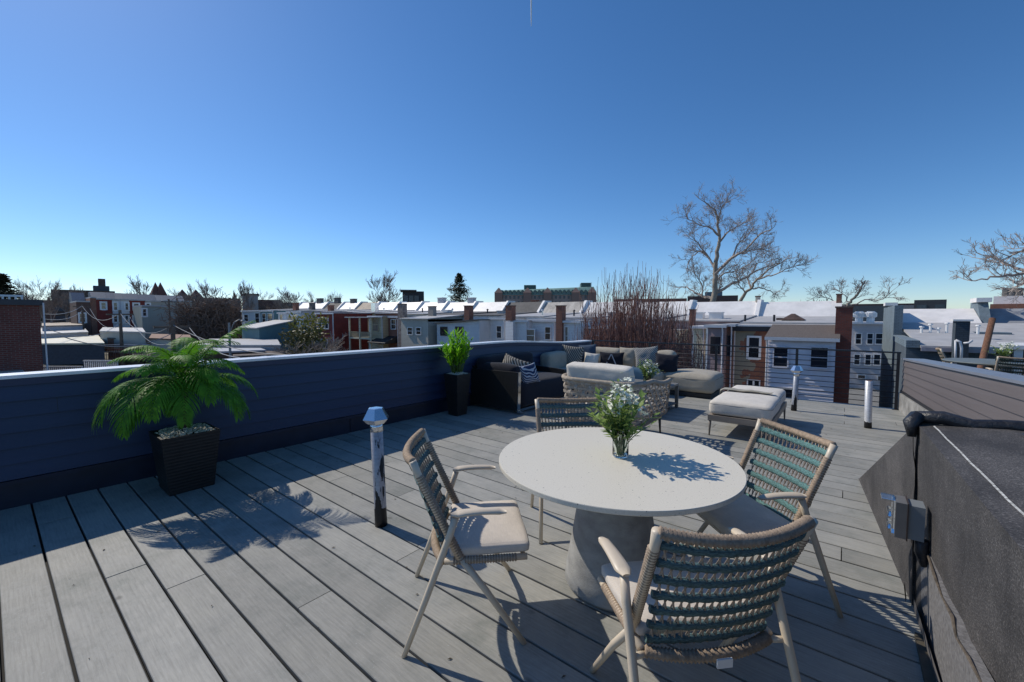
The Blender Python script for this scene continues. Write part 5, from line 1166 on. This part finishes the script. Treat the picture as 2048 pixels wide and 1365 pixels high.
# ---- left: perpendicular row of houses (faces +x)
X0 = -110
def xhouse(label, pl, pr, pt, mt, wins, mans=None, X=X0, dep=9, pb_=None):
    ya, yb = PX(pl, pt, X).y, PX(pr, pt, X).y; z = PX((pl+pr)/2, pt, X).z
    t = thing('row_house', label, 'house', (X, (ya+yb)/2, gz(X)), 0, 'distant houses at the left')
    MB().box(X-dep, X, ya, yb-.02, gz(X)-2, z).build('wall', mt, t)
    MB().box(X-dep, X+.3, ya, yb-.02, z+.01, z+.25).build('roof', mRoofG, t)
    if mans: zt = PX((pl+pr)/2, mans[0], X-7).z; MB().hexa([(X-9, ya, z+.26), (X-5, ya, z+.26), (X-5, yb-.02, z+.26), (X-9, yb-.02, z+.26)], [(X-9, ya, zt), (X-7, ya, zt), (X-7, yb-.02, zt), (X-9, yb-.02, zt)]).build('mansard_back', mans[1], t)
    for w4 in wins: window(t, *w4, 'x', X, mWhite, mPane, True, .25)
    return t
xhouse('brown house with dark porch at the left end of the distant houses', 152, 180, 605, mBrkDk, [(160, 170, 628, 644)], (586, mSlateB))
xhouse('narrow orange brick house end beside the distant red house', 180, 192, 597, mBrkOr, [], None)
xhouse('distant dark red house with one white framed window, left of two white ones', 192, 224, 600, mRed, [(203, 211, 606, 618)], (585, mSlateB))
xhouse('distant white house between the two dark red houses, left half', 224, 241, 601, mLtB, [(228, 234, 606, 620), (228, 234, 632, 644)], (586, mSlateB))
xhouse('distant white house between the two dark red houses, right half', 241, 258, 601, mWh, [(251, 256, 607, 620), (251, 256, 632, 646)], (587, mSlateB))
xhouse('distant dark red house right of the white pair with two stacked windows', 258, 290, 602, mRed, [(268, 277, 608, 619), (268, 277, 633, 644)], (588, mSlateB))
xhouse('distant beige house beside the pale green box house', 290, 326, 604, mGryB, [(293, 299, 608, 614)], (590, mSlateB))
xhouse('distant grey house at the right end of the distant houses', 326, 384, 604, mGryB, [(371, 377, 628, 645)], (592, mSlateB))
xhouse('pale green sided box house standing in front of the distant beige houses', 283, 342, 614, sid('pale green siding', (.40, .42, .36)), [(286, 292, 619, 632)], None, X=-100, dep=7)
# vine covered bank
t = thing('vine_bank', 'brown mass of bare vines covering a building behind the flat roofed garage', 'vines', (-88, 27, gz(-88)))
vb = MB(); rr = random.Random(9); a3 = PX(350, 606, -86); b3 = PX(486, 606, -86)
MB().box(-96, -87, a3.y+3, b3.y, -6, PX(420, 618, -86).z).build('wall', mBrkDk, t)
for i in range(1500):
    y_ = rr.uniform(a3.y, b3.y); zt = PX(420, 604, -86).z; z = rr.uniform(-4.5, zt-.2+.8*sin(y_*.8)); p = Vector((-86+rr.uniform(-1, 1), y_, z)); pts = [p]
    for k in range(4): pts.append(pts[-1]+Vector((rr.gauss(0, .35), rr.gauss(0, .6), rr.gauss(0, .6))))
    vb.tube(pts, .045, 3, cap=False)
tag(vb.build('vines', M('brown vines', (.22, .155, .12), .95, var=.4), t), kind='stuff')

# ---- big brick building at the left edge
t = thing('brick_building', 'large dark red brick building with black parapet at the left edge of the view', 'building', (-28, -5, gz(-28)))
mBB = m_brick('big wall brick', (.22, .062, .045), (.17, .05, .037), (.22, .17, .15), sc=1.0)
zt = PX(60, 611, -25).z; yR = PX(81, 650, -25).y
MB().box(-34, -25, -14, yR, -7, zt).build('wall', mBB, t)
MB().box(-34, -24.9, -14.1, yR+.1, zt+.001, zt+.22).build('parapet_coping', M('dark coping', (.04, .045, .055), .5), t)
q = MB(); q.tube([(-24.85, yR+.10, zt+.1), (-24.85, yR+.1, -7)], .025, 8); q.build('downpipe', mGut, t)
ra = thing('roof_railing', 'white picket railing on the roof of the left brick building', 'railing', (-27, -3, zt+.22))
y1_ = PX(47, 600, -27).y; zr0 = PX(20, 604.5, -27).z; zr1 = PX(20, 590, -27).z
MB().box(-27.05, -26.95, -9, y1_, zr1-.08, zr1).build('top_rail', mWhite, ra); MB().box(-27.05, -26.95, -9, y1_, zr0, zr0+.06).build('bottom_rail', mWhite, ra)
for i in range(30): yy = y1_-.04-i*.17; MB().box(-27.03, -26.97, yy-.03, yy+.03, zr0+.06, zr1-.08).build('picket', mWhite, ra)
# low roof in front of it
tag(MB().hexa([PZ(-60, 756, -.6), PZ(52, 751, -.6), PZ(44, 742, -.6), PZ(-60, 745, -.6)][::1], [v+Vector((0, 0, .08)) for v in (PZ(-60, 756, -.6), PZ(52, 751, -.6), PZ(44, 742, -.6), PZ(-60, 745, -.6))]).build('canopy_roof', M('cream canopy', (.50, .47, .40), .6)), 'cream canopy roof just over the navy parapet at the left edge', 'canopy')

# ---- garages and flat roofs
def flat(label, pxs, z, mt, hgt=2.6, wallm=None, name='garage'):
    P_ = [PZ(px, py, z) for px, py in pxs]; c = sum(P_, Vector((0, 0, 0)))/4
    t = thing(name, label, 'garage', (c.x, c.y, z-hgt))
    MB().hexa([Vector((p.x, p.y, z-hgt)) for p in P_], [Vector((p.x, p.y, z-.16)) for p in P_]).build('wall', wallm or mGryS, t)
    MB().hexa([Vector((p.x, p.y, z-.155))+(p-c).normalized()*.2 for p in P_], [p+(p-c).normalized()*.2 for p in P_]).build('roof', mt, t); return t
flat('garage with bright cream metal roof between the brick building and the palm', ((82, 687), (208, 686), (196, 671), (82, 673)), -1.2, M('cream metal roof', (.60, .55, .40), .5, var=.2, scale=1), 2.2, M('dark blue grey wall', (.05, .06, .08), .8))
flat('garage with grey stepped roof behind the cream roofed one', ((82, 668), (176, 664), (168, 655), (82, 656)), -.6, mRoofG, 2.5)
flat('farthest low garage with dull roof left of the utility poles', ((84, 652), (165, 650), (158, 645), (84, 646)), 0.2, mRoofT, 3)
flat('flat grey roofed garage behind the street lamp', ((395, 690), (560, 690), (552, 678), (420, 678)), -1.4, mRoofG, 2.6)
flat('wide pale roofed garage in front of the street lamp', ((405, 704), (530, 700), (500, 690), (408, 691)), -1.7, M('pale grey sheet roof', (.46, .46, .47), .5, var=.1), 2.2, M('brown fence wall', (.09, .06, .045), .9))
flat('low brown roof just above the navy parapet', ((470, 712), (640, 706), (625, 700), (470, 704)), -2.0, M('brown rubble roof', (.15, .12, .10), .95, var=.5), 2)
# dark fence with red rail
def fence(label, pl, pr, pyt, pyb, z0, mt, n, name='fence', post=mWhite, w_=.05, cat='fence', pyt2=None):
    A_ = PZ(pl, pyb, z0); B_ = PZ(pr, pyb if pyt2 is None else pyb+(pyt2-pyt), z0); dd = hypot(A_.x, A_.y); zt_ = PR(pl, pyt, dd).z; h_ = zt_-z0
    t = thing(name, label, cat, tuple(A_.lerp(B_, .5)))
    up = Vector((0, 0, 1))
    for f_, hh, nm in ((1, .07, 'top_rail'), (.12, .05, 'bottom_rail')): MB().bar(A_+up*h_*f_, B_+up*h_*f_, hh, hh).build(nm, post, t)
    for i in range(n): p = A_.lerp(B_, (i+.5)/n); MB().bar(p, p+up*h_*.98, w_, w_*.6).build('picket', mt, t)
    return t
fence('dark wooden fence with red top rail beyond the white picket railing', 84, 300, 699, 722, -3.2, mBrkDk, 46, post=mRed)
fence('lower white picket railing of the neighbouring porch above the navy parapet', 86, 166, 734, 752, -1.6, mWhite, 20, 'railing', cat='railing')
fence('upper white picket railing step beside the palm fronds', 168, 238, 722, 740, -1.6, mWhite, 18, 'railing', cat='railing')

# ---- utility poles, wires, street lamp
mPoleW = M('grey brown pole wood', (.16, .12, .09), .9, var=.3); mWire = M('pale sunlit cable', (.30, .30, .30), .5)
poles = []
for px, pt, D, lb, r_ in ((164, 612, 100, 'utility pole farthest down the alley at the left'), (240, 626, 62, 'utility pole behind the top of the palm, left'), (345, 650, 40, 'utility pole directly behind the palm crown with many cables'), (345, 602, 95, 'slim distant utility pole rising behind the pale green house')) and [(164, 612, 100, 'utility pole farthest down the alley at the left', .16), (240, 626, 62, 'utility pole behind the top of the palm, left', .16), (345, 650, 40, 'utility pole directly behind the palm crown with many cables', .17), (338, 602, 95, 'slim distant utility pole rising behind the pale green house', .14)]:
    P_ = PR(px, pt, D); t = thing('utility_pole', lb, 'utility pole', (P_.x, P_.y, gz(P_.x)), 0, 'utility poles in the alley')
    MB().tube([(P_.x, P_.y, gz(P_.x)-.3), (P_.x, P_.y, P_.z+.3)], [r_*1.2, r_*.8], 8).build('shaft', mPoleW, t)
    MB().box(P_.x-.08, P_.x+.08, P_.y-1.1, P_.y+1.1, P_.z-.25, P_.z-.10).build('crossarm', mPoleW, t); poles.append(P_)
def wire(a, b, sag, r=.025): return MB().tube([a.lerp(b, i/12)-Vector((0, 0, sag*4*(i/12)*(1-i/12))) for i in range(13)], r, 4)
wl_ = [(poles[0], poles[1], 1.5, 'cable sagging between the farthest and the left utility pole'), (poles[1], poles[2], 1.3, 'cable sagging between the left pole and the pole behind the palm'), (poles[2], PR(700, 705, 22), .9, 'cable running from the pole behind the palm to the right along the parapet'),
       (poles[0], PR(86, 628, 60), .5, 'pale cable from the farthest pole toward the brick building, upper'), (poles[0]+Vector((0, 0, -.8)), PR(86, 638, 60), .6, 'pale cable from the farthest pole toward the brick building, lower'), (poles[1]+Vector((0, 0, -1)), PR(86, 655, 40), 1.0, 'cable from the left utility pole to the left, low over the garages'),
       (poles[2]+Vector((0, 0, -.6)), PR(120, 672, 34), .8, 'cable crossing the garages from the pole behind the palm'), (poles[1]+Vector((0, .8, -.5)), poles[2]+Vector((0, .8, -.5)), 1.9, 'lower parallel cable between the left pole and the pole behind the palm'), (poles[0]+Vector((0, .9, -.4)), poles[1]+Vector((0, .9, -.4)), 2.2, 'lower parallel cable between the farthest and the left utility pole'),
       (poles[2]+Vector((0, 1, -.2)), PR(480, 716, 24), .5, 'short cable dropping from the pole behind the palm toward the lamp post')]
for a, b, sg, lb in wl_: tag(wire(a, b, sg).build('cable', mWire), lb, 'cable', 'cables strung over the alley')
P_ = PR(458, 646, 44); t = thing('street_lamp', 'slim grey street lamp with curved arm behind the navy parapet', 'street lamp', (P_.x, P_.y, gz(P_.x)))
MB().tube([(P_.x, P_.y, gz(P_.x)), (P_.x, P_.y, P_.z)], [.12, .09], 8).build('post', M('grey lamp post', (.30, .30, .29), .5), t)
Q_ = PR(486, 642, 44); MB().tube([Vector((P_.x, P_.y, P_.z-.9)), P_.lerp(Q_, .35)+Vector((0, 0, -.05)), P_.lerp(Q_, .7)+Vector((0, 0, .15)), Q_], .045, 6).build('arm', bpy.data.materials['grey lamp post'], t, smooth=True)
MB().lathe([(.10, -.08), (.22, -.02), (.12, .08)], tuple(Q_), 10).build('lamp_head', bpy.data.materials['grey lamp post'], t)

# ------------------------------------------------------------------ trees
def tree_meshes(height, seed, spread=.75, levels=5, kids=(3, 4), r0=.03, up=.25, first=.35, twig=.010, fork=None, nside=4):
    rr = random.Random(seed); tr = MB(); cr = MB()
    def grow(p, d, ln, r, lv, mb):
        n = 4; pts = [p]; rad = [r]
        for i in range(n):
            d = (d+Vector((rr.gauss(0, .13), rr.gauss(0, .13), rr.gauss(0, .08)+up*.10))).normalized(); pts.append(pts[-1]+d*ln/n); rad.append(max(twig, r*(1-.48*(i+1)/n)))
        mb.tube(pts, rad, 8 if lv == levels else (5 if lv > levels-2 else 3), cap=False)
        if lv == 0: return
        k = rr.randint(*kids)+(1 if lv < 3 else 0)
        for j in range(k):
            f_ = rr.uniform(.35, 1.0) if j else 1.0; i = min(n-1, int(f_*n)); q = pts[i].lerp(pts[i+1], f_*n-i) if f_ < 1 else pts[-1]
            az = rr.uniform(0, 2*pi)+j*2.4; sp_ = spread*rr.uniform(.6, 1.25)*(.35 if j == 0 else 1)
            o_ = d.orthogonal().normalized(); o_.rotate(Matrix.Rotation(az, 3, d)); nd = (d+o_*sp_+Vector((0, 0, up*.5))).normalized()
            grow(q, nd, ln*rr.uniform(.60, .82), max(twig, rad[min(n, i+1)]*rr.uniform(.55, .8)), lv-1, cr)
    grow(Vector((0, 0, 0)), Vector((0, 0, 1)), height*first, height*r0, levels, tr)
    return tr, cr
TM = []
for sd_, kw in ((1, dict(spread=.55, up=.5, twig=.020)), (2, dict(spread=.75, up=.3, twig=.020)), (3, dict(spread=.45, up=.7, twig=.020)), (4, dict(spread=.7, up=.5, first=.25, twig=.020))):
    a, b = tree_meshes(12, sd_, levels=5, kids=(3, 4), **kw); mx = max(v[2] for v in b.v)
    TM.append((a, b, mx))
TMM = []
def far_tree(label, px, pt, D, kind, wsc=1.0, mt=mBarkD, base_py=612):
    global TMM
    P_ = PR(px, pt, D); zb = gz(P_.x); h = P_.z-zb; a, b, mx = TM[kind]; s = h/mx
    t = thing('bare_tree', label, 'tree', (P_.x, P_.y, zb), random.random()*6, 'bare winter trees on the skyline'); t.scale = (s*wsc, s*wsc, s)
    key = kind
    while len(TMM) <= kind: TMM.append(None)
    if TMM[kind] is None:
        o1 = a.build('trunk', mt, t, local=True); o2 = b.build('crown', mt, t, local=True); TMM[kind] = (o1, o2)
    else:
        for o in TMM[kind]: c_ = o.copy(); C.objects.link(c_); c_.parent = t
for i, (px, pt, D, kd, ws, lb) in enumerate([
    (48, 553, 130, 0, .8, 'bare tree just right of the dark conifer at the left edge'), (70, 552, 135, 1, .8, 'second bare tree right of the left conifer'), (98, 555, 130, 0, .8, 'bare tree at the left corner of the brown apartment block'), (122, 566, 140, 2, .9, 'small bare tree over the apartment block roof corner'),
    (286, 548, 150, 3, .8, 'round bare tree left of the twin turrets'), (345, 574, 160, 3, 1, 'low bare tree right of the twin turrets'), (388, 562, 130, 0, .8, 'bare tree above the left part of the vine bank'), (420, 556, 125, 3, .8, 'tall rounded bare tree above the vine bank'), (460, 558, 120, 2, 1, 'narrow bare tree at the right end of the vine bank'), (352, 588, 150, 1, 1, 'faint low bare tree behind the grey distant house'),
    (520, 576, 140, 1, .8, 'bare tree right of the pale grey cube building'), (545, 590, 140, 3, .9, 'small bare tree above the far white houses'), (575, 571, 120, 3, 1.0, 'broad bushy bare tree above the pale blue houses'), (600, 582, 120, 1, .8, 'bare tree right of the broad bushy one'), (628, 579, 140, 0, .8, 'small bare tree above the pale blue house ridge'), (655, 578, 140, 1, .8, 'bare tree above the red brick wing'), (672, 588, 130, 3, .8, 'low bare tree left of the tall solitary one'),
    (764, 538, 100, 3, .9, 'tall solitary bare tree with rounded crown left of centre'), (1640, 598, 80, 1, 1.3, 'low bare crown above the white mansard right of the big tree'), (1680, 592, 82, 3, 1.2, 'low bare crown beside the orange ridge chimney')]):
    far_tree(lb, px, pt, D, kd, ws)
# guided bare trees: limbs laid out one by one, twigs grown from them
mSyc = M('pale sycamore bark', (.30, .255, .20), .85, var=.3, scale=1.5)
mSycT = M('pale grey twigs', (.36, .30, .26), .9, var=.3, scale=1.5)
def guided(label, D, limbs, seed, base_px, name='bare_tree', twl=1.5, lv=3, tw=.011, per=12, conv=None):
    rr = random.Random(seed); B_ = PR(base_px[0], base_px[1], D); zb = gz(B_.x); t = thing(name, label, 'tree', (B_.x, B_.y, zb)); tr = MB(); cr = MB()
    outw = Vector((B_.x, B_.y, 0)).normalized()
    def grow(p, d, ln, r, l):
        pts = [p]; n = 3
        for i in range(n): d = (d+Vector((rr.gauss(0, .22), rr.gauss(0, .22), rr.gauss(0, .15)+.06))).normalized(); pts.append(pts[-1]+d*ln/n)
        cr.tube(pts, [max(tw, r*(1-.5*i/n)) for i in range(n+1)], 3, cap=False)
        if l == 0: return
        for j in range(rr.randint(2, 4)):
            f_ = rr.uniform(.3, 1); i = min(n-1, int(f_*n)); q = pts[i].lerp(pts[i+1], f_*n-i); o_ = d.orthogonal().normalized(); o_.rotate(Matrix.Rotation(rr.uniform(0, 6.28), 3, d))
            grow(q, (d+o_*rr.uniform(.45, .95)).normalized(), ln*rr.uniform(.55, .85), r*.6, l-1)
    for li, (r0, r1, off, pts_) in enumerate(limbs):
        P = []; n = len(pts_)
        for i, (px, py) in enumerate(pts_): P.append(PR(px, py, D)+outw*off*(i/(n-1)))
        if li == 0: P = [Vector((P[0].x, P[0].y, zb-.2))]+P; n += 1
        Q = []
        for i in range(n-1):
            for k in range(4):
                f_ = k/4; w_ = P[i].lerp(P[i+1], f_)
                if not (i == 0 and k == 0): w_ = w_+Vector((rr.gauss(0, .055), rr.gauss(0, .055), rr.gauss(0, .055)))
                Q.append(w_)
        Q.append(P[-1]); m_ = len(Q)
        (tr if li == 0 else cr).tube(Q, [lerp(r0, r1, (i/(m_-1))**.8) for i in range(m_)], 8 if li == 0 else 5, cap=False)
        i0 = int(m_*(.62 if li == 0 else .22))
        for c_ in range(per):
            f_ = rr.uniform(i0, m_-1.001); i = int(f_); q = Q[i].lerp(Q[i+1], f_-i); d = (Q[i+1]-Q[i]).normalized(); o_ = d.orthogonal().normalized(); o_.rotate(Matrix.Rotation(rr.uniform(0, 6.28), 3, d))
            grow(q, (d*.7+o_*rr.uniform(.5, 1.0)+Vector((0, 0, .35))).normalized(), twl*rr.uniform(.6, 1.15), .035, lv)
        grow(Q[-1], (Q[-1]-Q[-2]).normalized(), twl, r1, lv)
    tr.build('trunk', mSyc, t, smooth=True); cr.build('crown', mSycT, t); return t
def zp(*L): return [(1160+a/4.402, 380+b/4.402) for a, b in L]
guided('tall bare pale barked sycamore towering over the white roofs', 58, [
    (.42, .06, 0, zp((1175, 985), (1185, 800), (1190, 680), (1215, 500), (1225, 440), (1210, 280), (1190, 180), (1100, 110))),
    (.17, .04, 3, zp((1190, 680), (1130, 590), (1060, 520), (985, 560), (940, 620))), (.10, .03, -2, zp((1130, 590), (1040, 480), (990, 440))),
    (.14, .03, -3, zp((1218, 400), (1150, 340), (1050, 335), (950, 300))), (.16, .03, 3, zp((1225, 460), (1290, 370), (1380, 300), (1480, 235))),
    (.12, .03, -2, zp((1212, 300), (1240, 190), (1290, 130))),
    (.24, .04, -4, zp((1192, 740), (1340, 600), (1440, 560), (1560, 430), (1650, 400))), (.13, .03, 2, zp((1340, 600), (1390, 480), (1450, 400), (1530, 320))), (.11, .03, 1, zp((1430, 565), (1540, 512), (1640, 520))),
    (.22, .04, 4, zp((1185, 910), (1350, 820), (1480, 750), (1640, 660), (1800, 610))), (.12, .03, -3, zp((1195, 800), (1270, 745), (1400, 720), (1560, 620))),
    (.20, .04, 3, zp((1165, 950), (1090, 940), (1010, 900), (930, 850), (850, 850))), (.12, .03, -2, zp((1080, 945), (1070, 830), (1010, 740))), (.12, .03, 2, zp((1190, 920), (1250, 840), (1230, 740)))], 12, (1427, 604), 'sycamore_tree', twl=1.25)
guided('smaller bare sycamore leaning right beside the tall one', 62, [
    (.28, .06, 0, zp((1405, 990), (1450, 920), (1505, 860), (1560, 790), (1640, 720), (1760, 650))), (.14, .03, 3, zp((1505, 860), (1480, 780), (1560, 640), (1660, 590))),
    (.12, .03, -3, zp((1560, 790), (1680, 760), (1840, 700), (1880, 690))), (.10, .03, 2, zp((1500, 865), (1600, 860), (1700, 900), (1760, 930))), (.10, .03, -2, zp((1455, 915), (1400, 840), (1380, 760)))], 5, (1479, 604), twl=1.1, per=10)
guided('bare tree whose drooping branches enter at the right edge of the sky', 40, [
    (.40, .12, 0, [(2230, 620), (2190, 560), (2130, 520)]), (.16, .03, 2, [(2160, 540), (2080, 552), (2030, 535), (1985, 510), (1950, 513)]), (.12, .03, -2, [(2080, 552), (2030, 550), (1990, 558), (1955, 565)]),
    (.14, .03, 1, [(2140, 520), (2075, 492), (2040, 500), (2015, 512)]), (.10, .03, 0, [(2075, 555), (2050, 565), (2035, 572)])], 8, (2230, 620), twl=.85, tw=.009, per=8)
guided('bare tree with a thick broken limb behind the brick chimney', 56, [
    (.16, .10, 0, [(1696, 640), (1697, 609), (1712, 592), (1722, 577)]), (.08, .02, 2, [(1697, 612), (1690, 590), (1672, 578)]), (.08, .02, -2, [(1700, 612), (1730, 600), (1765, 600), (1780, 585)]), (.07, .02, 1, [(1698, 620), (1660, 598), (1640, 592)])], 9, (1696, 640), twl=.9, per=6)
# red brown twig thicket: upright multi-stemmed tree behind the railing
cx, cy = PY(1272, 700, 17).x, 17.0; g0 = gz(cx)
t = thing('twig_thicket', 'dense upright red brown bare multi stemmed tree behind the railing', 'tree', (cx, cy, g0)); rr = random.Random(17); q = MB(); q2 = MB()
HT = PY(1290, 550, 17).z-g0
for i in range(950):
    u = rr.uniform(-1, 1); v = rr.uniform(-1, 1)
    prof = 1.0-.30*abs(u)**2.2-.06*(u > .35)+.10*mn.noise(Vector((u*4.5, 3, 1)))     # uneven outline of the top
    h = HT*prof*rr.uniform(.66, 1.0)*(1.06 if rr.random() < .06 else 1)
    b0 = Vector((u*1.7+rr.gauss(0, .2), v*.8, 0)); tp_ = Vector((u*2.6+rr.gauss(0, .25), v*1.3, h)); pts = []
    for k in range(9):
        f_ = k/8; pts.append(Vector((lerp(b0.x, tp_.x, f_**.8), lerp(b0.y, tp_.y, f_**.8), h*f_))+Vector((rr.gauss(0, .045), rr.gauss(0, .045), 0)))
    q.tube(pts, [.025*(1-.78*k/8) for k in range(9)], 4, cap=False)
    for k in range(12):
        f_ = rr.uniform(.3, 1)*8; j = min(7, int(f_)); p = pts[j].lerp(pts[j+1], f_-j); a_ = rr.uniform(0, 2*pi); l = rr.uniform(.4, 1.3)
        d = Vector((cos(a_)*.30, sin(a_)*.30, 1)); p1 = p+Vector((d.x, d.y, .45))*l*.5; q2.tube([p, p1, p1+Vector((d.x*.3+rr.gauss(0, .06), d.y*.3, 1))*l*.5], [.0095, .008, .006], 3, cap=False)
q.build('stems', mTwigR, t, local=True); tag(q2.build('twigs', mTwigR, t, local=True), kind='stuff')
# conifers
def conifer(label, px, pt, D, wd, mt, seed):
    P_ = PR(px, pt, D); zb = gz(P_.x); H_ = P_.z-zb; t = thing('conifer', label, 'tree', (P_.x, P_.y, zb)); rr = random.Random(seed); q = MB(); R_ = wd/F*D/2*.95
    MB().tube([(0, 0, 0), (0, 0, H_*.97)], [H_*.02, .03], 6).build('trunk', mBarkD, t, local=True)
    for i in range(230):
        f_ = rr.random()**.9; z = H_*(.35+.64*f_); rr_ = min(R_*1.15, (H_-z)*.60)*rr.uniform(.5, 1.15)+.12; a_ = rr.uniform(0, 2*pi)
        for k in range(26):
            u = rr.random()**.7; c = Vector((cos(a_)*rr_*u, sin(a_)*rr_*u, z-rr_*u*.18+rr_*.25*u*u)); c += Vector((rr.gauss(0, .10), rr.gauss(0, .10), rr.gauss(0, .07)))*(1+rr_*.25)
            d = Vector((rr.gauss(0, 1), rr.gauss(0, 1), rr.gauss(-.2, .6))).normalized(); e_ = d.orthogonal().normalized(); s_ = rr.uniform(.14, .30)*D/100*1.2
            q.quad(c, c+d*s_+e_*s_*.28, c+d*s_*1.6, c+d*s_-e_*s_*.28)
    tag(q.build('needles', mt, t, local=True), kind='stuff')
mCon = m_leaf('dark conifer needles', (.022, .040, .022), .1)
conifer('dark spruce standing above the white roofs in the centre', 918, 546, 95, 66, mCon, 5)
conifer('dark evergreen at the far left edge above the brick building', 4, 549, 85, 56, m_leaf('dark bronze evergreen', (.035, .035, .02), .1), 8)
# yellow green shrub and yard bushes
def bush(label, px, py, D, r, h, mt, seed, n=900, name='shrub'):
    P_ = PR(px, py, D); t = thing(name, label, 'shrub', (P_.x, P_.y, gz(P_.x))); rr = random.Random(seed); q = MB(); zt = P_.z-gz(P_.x)
    for i in range(n):
        a_ = rr.uniform(0, 2*pi); u = rr.random()**.5; z = zt-h*rr.random(); c = Vector((cos(a_)*r*u, sin(a_)*r*u, z))+Vector((rr.gauss(0, .15), rr.gauss(0, .15), rr.gauss(0, .2)))
        d = Vector((rr.gauss(0, 1), rr.gauss(0, 1), rr.gauss(0, 1))).normalized(); e_ = d.orthogonal().normalized(); s_ = rr.uniform(.15, .35); q.quad(c, c+d*s_+e_*s_*.3, c+d*s_*1.8, c+d*s_-e_*s_*.3)
    tag(q.build('foliage', mt, t, local=True), kind='stuff'); MB().tube([(0, 0, 0), (0, 0, zt-h*.4)], .08, 6).build('stem', mBarkD, t, local=True)
mYel = m_leaf('yellow green leaves', (.16, .17, .04), .3)
bush('yellow green bamboo like shrub between the pale blue house and the red brick wing', 618, 632, 48, 1.7, 4.6, mYel, 2)
bush('lower olive shrub left of the yellow green one', 604, 660, 45, 1.6, 3, m_leaf('olive leaves', (.09, .09, .035), .2), 3)
far_tree('small bare pinkish tree in front of the red brick wing', 650, 662, 40, 3, 1.3); far_tree('dull bare bush behind the navy parapet below the olive shrub', 596, 672, 38, 1, 1.6)
# contrail
A_ = PR(1062.5, -14, 3600); B_ = PR(1062.5, 54, 3600*1.0)
tag(MB().tube([A_, A_.lerp(B_, .4), A_.lerp(B_, .8), B_], [7, 5.5, 4, 1.2], 6).build('contrail', M('condensation trail', (.8, .82, .85), 1, var=.02)), 'short thin white contrail at the top of the sky', 'contrail')

# bare brush and clutter in the far yards at the left
rr = random.Random(33); q = MB()
for i in range(520):
    x = -rr.uniform(30, 100); y = rr.uniform(20.5, 26)+(0 if x > -60 else rr.uniform(-6, 0)); z = gz(x)
    for k in range(6):
        p = Vector((x+rr.gauss(0, .5), y+rr.gauss(0, .5), z)); h = rr.uniform(.8, 2.6); q.tube([p, p+Vector((rr.gauss(0, .25), rr.gauss(0, .25), h*.5)), p+Vector((rr.gauss(0, .6), rr.gauss(0, .6), h))], [.03, .022, .012], 3, cap=False)
o = q.build('yard_brush', M('dull bare brush', (.15, .12, .085), .95, var=.4)); tag(o, 'low brown bare brush filling the far yards left of the alley', 'brush', kind='stuff')

# vents and pipes standing on the white roofs, one by one
for i, (px, py, V, lb) in enumerate(((905, 634, 36, 'thin dark vent pipe on the roof behind the bamboo plant'), (975, 628, 37, 'short vent pipe on the grey shingled roof'), (1085, 636, 35, 'thin vent pipe between the two red chimneys'), (845, 628, 36, 'thin vent pipe left of the bamboo plant, on the white roof'), (768, 628, 36, 'small vent pipe on the roof above the awning'), (1148, 632, 35, 'vent pipe on the roof left of the red brown twigs'), (700, 622, 36, 'small vent pipe above the red brick wing'))):
    P_ = PY(px, py, V); z0 = eave(P_.x); tag(MB().tube([(P_.x, V, z0), (P_.x, V, max(P_.z, z0+.55))], .08, 8).lathe([(.12, 0), (.15, .05), (.05, .16)], (P_.x, V, max(P_.z, z0+.55)), 8).build('roof_pipe', mTrimD if i % 2 else mSteel), lb, 'vent pipe')
for i, (px, py, V, w_, lb) in enumerate(((890, 630, 36, 1.0, 'low white roof hatch behind the bamboo plant'), (1000, 632, 36, .9, 'low grey roof hatch left of the left red chimney'), (800, 626, 37, 1.0, 'small roof hatch above the tall rendered chimney'), (1225, 630, 36, 1.0, 'roof hatch half hidden behind the red brown twigs'))):
    P_ = PY(px, py, V); z0 = eave(P_.x); tag(MB().box(P_.x-w_/2, P_.x+w_/2, V, V+.8, z0, z0+.45).box(P_.x-w_/2-.05, P_.x+w_/2+.05, V-.05, V+.85, z0+.451, z0+.52).build('roof_hatch', mRoofW if i % 2 == 0 else mRoofG), lb, 'roof hatch')

# more yard clutter at the left: white fence panel, timber deck and small sheds between the garages and the poles
fence('brown timber fence right of the cream roofed garage', 205, 300, 690, 706, -2.6, M('warm brown timber', (.28, .18, .11), .85, var=.3), 34)  # pickets in one warm brown with random tone
flat('small dark lean to roof under the left utility pole', ((215, 676), (262, 676), (256, 668), (218, 668)), -1.0, mRoofD, 2.4, mBrkOr)
flat('pale flat roof in front of the distant red house', ((200, 662), (290, 664), (284, 656), (206, 655)), -.2, mRoofG, 2.6, mGryB)
flat('rust brown flat roof left of the vine bank', ((300, 676), (384, 680), (378, 670), (304, 668)), -.9, M('rust brown roof', (.24, .13, .08), .8, var=.3, scale=1), 2.4, mGryB)

# dry leaf bits and grit lying on the deck
rr = random.Random(71); q = MB()
for i in range(150):
    x, y = rr.uniform(-5, .2), rr.uniform(.1, 9); s_ = rr.uniform(.004, .016); a_ = rr.uniform(0, 6.3); c_, d_ = cos(a_)*s_, sin(a_)*s_
    q.quad((x-c_, y-d_, .003), (x+d_*.4, y-c_*.4, .006), (x+c_, y+d_, .004), (x-d_*.4, y+c_*.4, .007))
o = q.build('leaf_litter', M('dry brown leaf bits', (.08, .06, .035), .9)); tag(o, 'tiny dry leaf bits and grit scattered over the grey deck boards', 'debris', kind='stuff')
